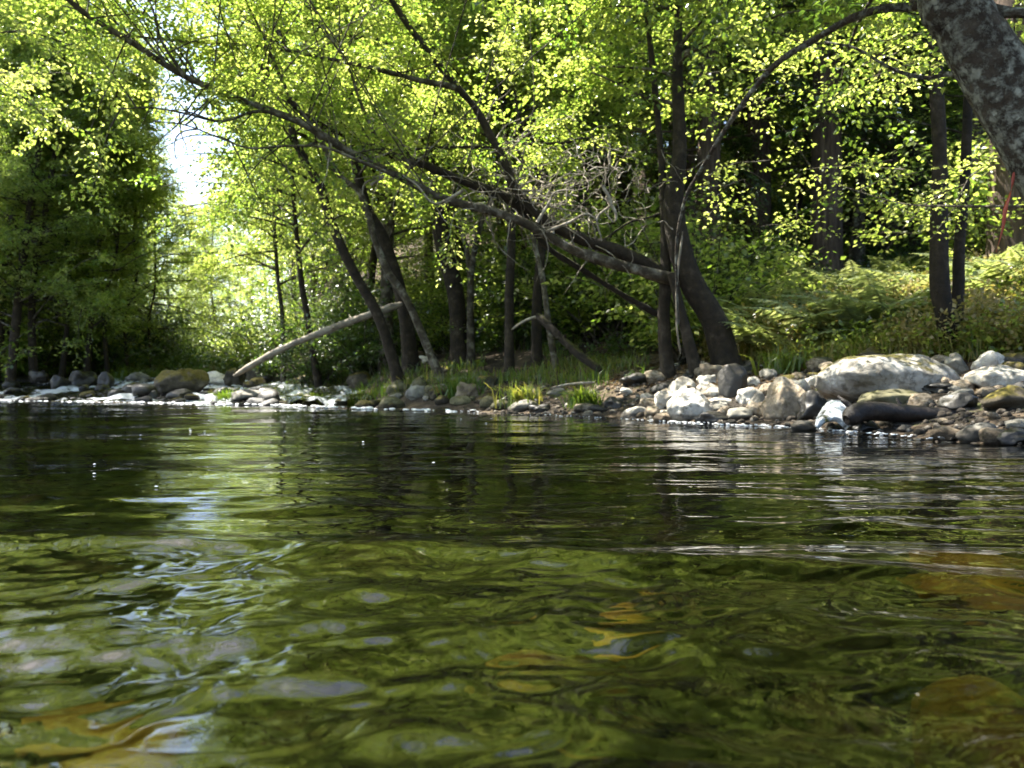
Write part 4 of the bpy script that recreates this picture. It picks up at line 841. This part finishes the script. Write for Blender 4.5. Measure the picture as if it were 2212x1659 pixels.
log("dead_branch", "short bare stick propped left of the dark dead pole", [(1105, 712, 10.6), (1140, 690, 10.5), (1175, 682, 10.4)], 5, 8, 'twig', cat="stick")
log("dead_branch", "pale stick lying on the litter above the gravel", [(1190, 838, 8.6), (1230, 830, 8.7), (1285, 826, 8.8)], 4, 6, 'twig', cat="stick")
log("dead_branch", "pale hanging dead stem in front of the leaning tree's trunk", [(1475, 500, 8.0), (1463, 600, 8.0), (1462, 700, 8.0), (1470, 765, 8.05)], 5, 4, 'twig', cat="stick")

# ------------------------------------------------------------------ ferns, grass, litter
FERN = []
for i in range(4):
    rg = np.random.default_rng(600 + i); parts = []; tb = Tubes()
    for k in range(7):
        a = k * .9 + rg.uniform(-.3, .3); ln = rg.uniform(.7, 1.0); n = 26; t = np.linspace(0, 1, n)
        el = rg.uniform(.8, 1.35); r = ln * (t * math.cos(el) + .35 * t ** 2); z = ln * (t * math.sin(el) - .45 * t ** 2)
        P = np.stack([np.cos(a) * r, np.sin(a) * r, z], 1); tb.add(P[::3], np.linspace(.005, .0015, len(P[::3])), seg=6, rough=0)
        T = nrm(np.gradient(P, axis=0)); sd = np.cross(T, (0, 0, 1)); sd = nrm(sd); up = np.cross(sd, T)
        w_ = .20 * np.sin(np.clip((t - .18) / .82, 0, 1) ** .55 * np.pi) ** .8 * (1 - .3 * t)
        for s_ in (-1, 1):
            D = nrm(sd * s_ + T * .45 + rg.normal(0, .12, T.shape) + np.array([0, 0, -.3])); L_ = np.maximum(w_, .004)
            v, q = diamonds(P[8:], D[8:], up[8:], L_[8:], np.full(n - 8, .05)); parts.append((v, q, np.clip(rg.normal(.55, .15, len(q)), 0, 1)))
    V, Q, T = cat_leaves(parts); FERN.append((tb.mesh("stems", M['fern']), mesh_np("fronds", V, Q, M['fern'], tone=T)))
rg = np.random.default_rng(601)
for k in range(52):
    px = rg.uniform(1620, 2010) if k < 38 else rg.uniform(2080, 2300); Y = rg.uniform(8.6, 12.5) if k < 38 else rg.uniform(8.5, 10.5); x = (px - CX) / F * Y
    root = bpy.data.objects.new("bracken_fern", None); COL.objects.link(root); root.location = (x, Y, gz(x, Y)); sc = rg.uniform(1.0, 1.55); root.scale = (sc,) * 3; root.rotation_euler = (0, 0, rg.uniform(0, 6.3))
    f = FERN[k % 4]; link("stems", f[0], parent=root); link("fronds", f[1], parent=root)
    tag(root, ("front" if Y < 10 else "rear") + " pale sunlit bracken fern, " + lm(px), "fern", "ferns in the patch above the right bank" if k < 38 else "ferns right of the twin trunks")
def blades(n, xs, ys, zs, h0, h1, rg, width=.006, tone=(.4, .2), lean=.35):
    h = rg.uniform(h0, h1, n); a = rg.uniform(0, 6.28, n); d = np.stack([np.cos(a), np.sin(a), 0 * a], 1); l = rg.uniform(0, lean, n)[:, None]
    B = np.stack([xs, ys, zs], 1); s = np.stack([-np.sin(a + .8), np.cos(a + .8), 0 * a], 1) * width
    mid = B + d * l * h[:, None] * .35 + np.array([0, 0, .6]) * h[:, None]; tip = B + d * l * h[:, None] * 1.1 + np.array([0, 0, .95]) * h[:, None] * (1 - .3 * l)
    V = np.stack([B - s, B + s, mid + s * .8, mid - s * .8, tip + s * .15, tip - s * .15], 1).reshape(-1, 3); i = np.arange(n)[:, None] * 6
    Q = np.concatenate([i + np.array([[0, 1, 2, 3]]), i + np.array([[3, 2, 4, 5]])], 1).reshape(-1, 4)
    return V, Q, np.repeat(np.clip(rg.normal(tone[0], tone[1], n), 0, 1), 2)
def grass(name, n, px0, px1, s0, s1, h0, h1, tone, seed, label, y0=5, y1=20, thr=-.1, width=.006):
    rg = np.random.default_rng(seed); px = rg.uniform(px0, px1, n * 5); Y = y0 + (y1 - y0) * rg.random(n * 5); x = (px - CX) / F * Y; s = sdist(x, Y)
    ok = (s > s0) & (s < s1) & (vn(x * 1.4, Y * 1.4, seed=seed) + .3 * rg.random(n * 5) > thr)
    k = np.nonzero(ok)[0][:n]; x, Y = x[k], Y[k]; V, Q, T = blades(len(k), x, Y, ground(x, Y) - .01, h0, h1, rg, tone=tone, width=width, lean=.8)
    T = np.clip(T + .25 * np.repeat(vn(x * .9, Y * .9, seed=seed + 1), 2), 0, 1)
    tag(link(name, mesh_np(name, V, Q, M['grass'], tone=T)), label, "grass", kind="stuff")
grass("grass", 9000, 1540, 2400, 2.2, 5, .08, .38, (.62, .3), 701, "tall yellow green grass on the right bank", y0=6.5, y1=13, thr=.05)
grass("grass", 7000, 560, 1400, 1.1, 6, .06, .24, (.22, .15), 702, "short bright green grass along the middle shore", y0=8, y1=19, thr=.15)
grass("grass", 8000, -50, 620, 6.2, 14, .15, .5, (.25, .15), 703, "green grass on the far bank behind the rapids", y0=20, y1=32, thr=-.2, width=.01)
def herbs(name, n, px0, px1, y0, y1, s0, s1, mat, h, leaf, seed, label, thr=-.2):
    rg = np.random.default_rng(seed); px = rg.uniform(px0, px1, n * 4); Y = rg.uniform(y0, y1, n * 4); x = (px - CX) / F * Y; s = sdist(x, Y)
    k = np.nonzero((s > s0) & (s < s1) & (vn(x * 1.1, Y * 1.1, seed=seed) > thr - .4 * rg.random(n * 4)))[0][:n]; x, Y = x[k], Y[k]; n = len(k)
    C = np.stack([x, Y, ground(x, Y)], 1); A = nrm(rg.normal(0, .5, (n, 3)) * np.array([1, 1, 0]) + np.array([0, 0, 1.]))
    V, Q, T = spray_leaves(C, A, rg, n=16, length=h, leaf=leaf, droop=.1, hi=False, jitter=.6, spread=.5)
    T = np.clip(T + .3 * vn(V[::4, 0] * 1.2, V[::4, 1] * 1.2, seed=seed + 1), 0, 1)
    tag(link(name, mesh_np(name, V, Q, M[mat], tone=T)), label, "undergrowth", kind="stuff")
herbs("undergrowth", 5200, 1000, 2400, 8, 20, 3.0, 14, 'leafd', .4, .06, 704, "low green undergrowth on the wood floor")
herbs("dry_weeds", 4200, 1530, 2400, 6.6, 10.5, 2.3, 6, 'weed', .5, .05, 705, "dry yellow and brown weeds above the right bank", thr=-.1)
herbs("undergrowth", 1500, 1540, 2400, 6.6, 11, 2.2, 6.5, 'leaf', .38, .05, 706, "fresh green weeds above the right bank", thr=.1)
herbs("undergrowth", 2500, -100, 620, 21, 34, 5, 30, 'leafd', .7, .09, 707, "low green undergrowth under the left bank trees")
for k, (px, py, Y, h, lb) in enumerate([(275, 785, 20.6, .62, "green reed clump behind the olive rapids rock"), (495, 806, 13.9, .32, "bright green grass clump at the leaning log's foot"), (1130, 852, 8.9, .3, "green grass tuft on the gravel bank, left of two"), (1262, 850, 8.2, .25, "green grass tuft on the gravel bank under the dead pole"),
        (440, 790, 21, .5, "green reed clump behind the right half of the rapids"), (1690, 770, 7.8, .3, "yellow green grass tuft above the cracked tan rock"), (330, 790, 21, .45, "thin reed clump behind the moss topped rapids rock"), (1000, 815, 10.2, .35, "green grass tuft under the thickest dark trunk")]):
    rg = np.random.default_rng(710 + k); x = (px - CX) / F * Y; n = 260; z0 = gz(x, Y)
    V, Q, T = blades(n, rg.normal(0, h * .28, n), rg.normal(0, h * .28, n), np.full(n, -.03), h * .5, h * 1.1, rg, width=.006 + .0003 * Y, tone=(.3, .12), lean=1.0)
    tag(link("grass_clump", mesh_np("grass_clump", V, Q, M['grass'], tone=T), loc=(x, Y, z0)), lb, "grass clump")
rg = np.random.default_rng(720); n = 9000; px = rg.uniform(1100, 2300, n * 3); Y = rg.uniform(5, 12, n * 3); x = (px - CX) / F * Y; s = sdist(x, Y); k = np.nonzero((s > 1.0) & (s < 4.5))[0][:n]; x, Y = x[k], Y[k]; n = len(k)
a = rg.uniform(0, 6.28, n); D = np.stack([np.cos(a), np.sin(a), rg.normal(0, .2, n)], 1); Nn = nrm(np.array([0, 0, 1.]) + rg.normal(0, .4, (n, 3)))
V, Q = diamonds(np.stack([x, Y, ground(x, Y) + .012], 1), nrm(D), Nn, rg.uniform(.03, .075, n), rg.uniform(.02, .045, n))
tag(link("leaf_litter", mesh_np("leaf_litter", V, Q, M['litter'], tone=rg.random(n))), "dead leaf litter on the bank", "leaf litter", kind="stuff")

# foam along the waterline and the little cascades
P = []
rg = np.random.default_rng(730); SP = np.array(SHORE[2:16])
V0, Q0 = ICO[2]; VV = []; QQ = []; nn = 0
def blob(c, s):
    global nn
    VV.append(V0 * np.asarray(s) + np.asarray(c)); QQ.append(Q0 + nn); nn += len(V0)
for k in range(6000):
    t = rg.uniform(0, len(SP) - 1.01); i = int(t); p = SP[i] + (SP[i + 1] - SP[i]) * (t - i); dens = np.interp(t, [0, 5, 7, 8, 9, 10.5, 12, 13], [.05, .07, .08, .03, .16, .2, .0, .0])
    if rg.random() > dens: continue
    sz = rg.uniform(.003, .009) * (1 if t > 6 else 3); wdt = .10 if t > 6 else .35
    blob((p[0] + rg.normal(0, wdt * .3) - .03, p[1] - abs(rg.normal(0, wdt)) * .6 - .02, .004 + rg.uniform(0, .012)), (sz * 1.6, sz, sz * .5))
for k in range(16):
    Y = rg.uniform(2.2, 9); px = rg.uniform(200, 1300); blob(((px - CX) / F * Y, Y, .004 + float(pool_z(np.array((px - CX) / F * Y), np.array(Y)))), (.004 + .0006 * Y, .003 + .0005 * Y, .002))
tag(link("foam", mesh_np("foam", np.vstack(VV), np.vstack(QQ), M['foam'], smooth=True)), "white foam and bubbles along the waterline", "foam", kind="stuff")
def cascade(label, x0, x1, y0, y1, Y0, Y1, seed):
    n, m = 26, 22; tt = np.linspace(0, 1, n); uu = np.linspace(0, 1, m); Tn, Un = np.meshgrid(tt, uu, indexing='ij')
    px = (x0[0] + (x0[1] - x0[0]) * Un) * (1 - Tn) + (x1[0] + (x1[1] - x1[0]) * Un) * Tn; py = y0 + (y1 - y0) * Tn ** 1.3; Yv = Y0 + (Y1 - Y0) * Tn
    X = (px - CX) / F * Yv; Z = CAMH - (py - CY) / F * Yv; nz = fbm(X * 14, Z * 5 + seed, o=3, seed=seed); Yv = Yv + .02 * nz; Z = Z + .02 * nz - .03 * (2 * Un - 1) ** 2 + .012 * np.sin(Un * 3.14)
    o = link("cascade", grid_mesh("cascade", X, Yv, Z, M['rapid'], tone=np.clip(.50 + .14 * fbm(Un * 9, Tn * 1.5, seed=seed, o=3), 0, .7).ravel(), attr="foam")); tag(o, label, "cascade")
    md = o.modifiers.new("thick", 'SOLIDIFY'); md.thickness = .03
cascade("little white cascade pouring between the black wet rock and the black log", (1782, 1832), (1768, 1826), 880, 918, 5.6, 5.25, 3)
cascade("thin white spout between the dark pointed stone and brown mossy boulder", (2100, 2118), (2102, 2126), 858, 892, 5.6, 5.4, 5)
print("objects", len(bpy.data.objects), "tris", sum(len(o.data.polygons) for o in bpy.data.objects if o.type == 'MESH'))
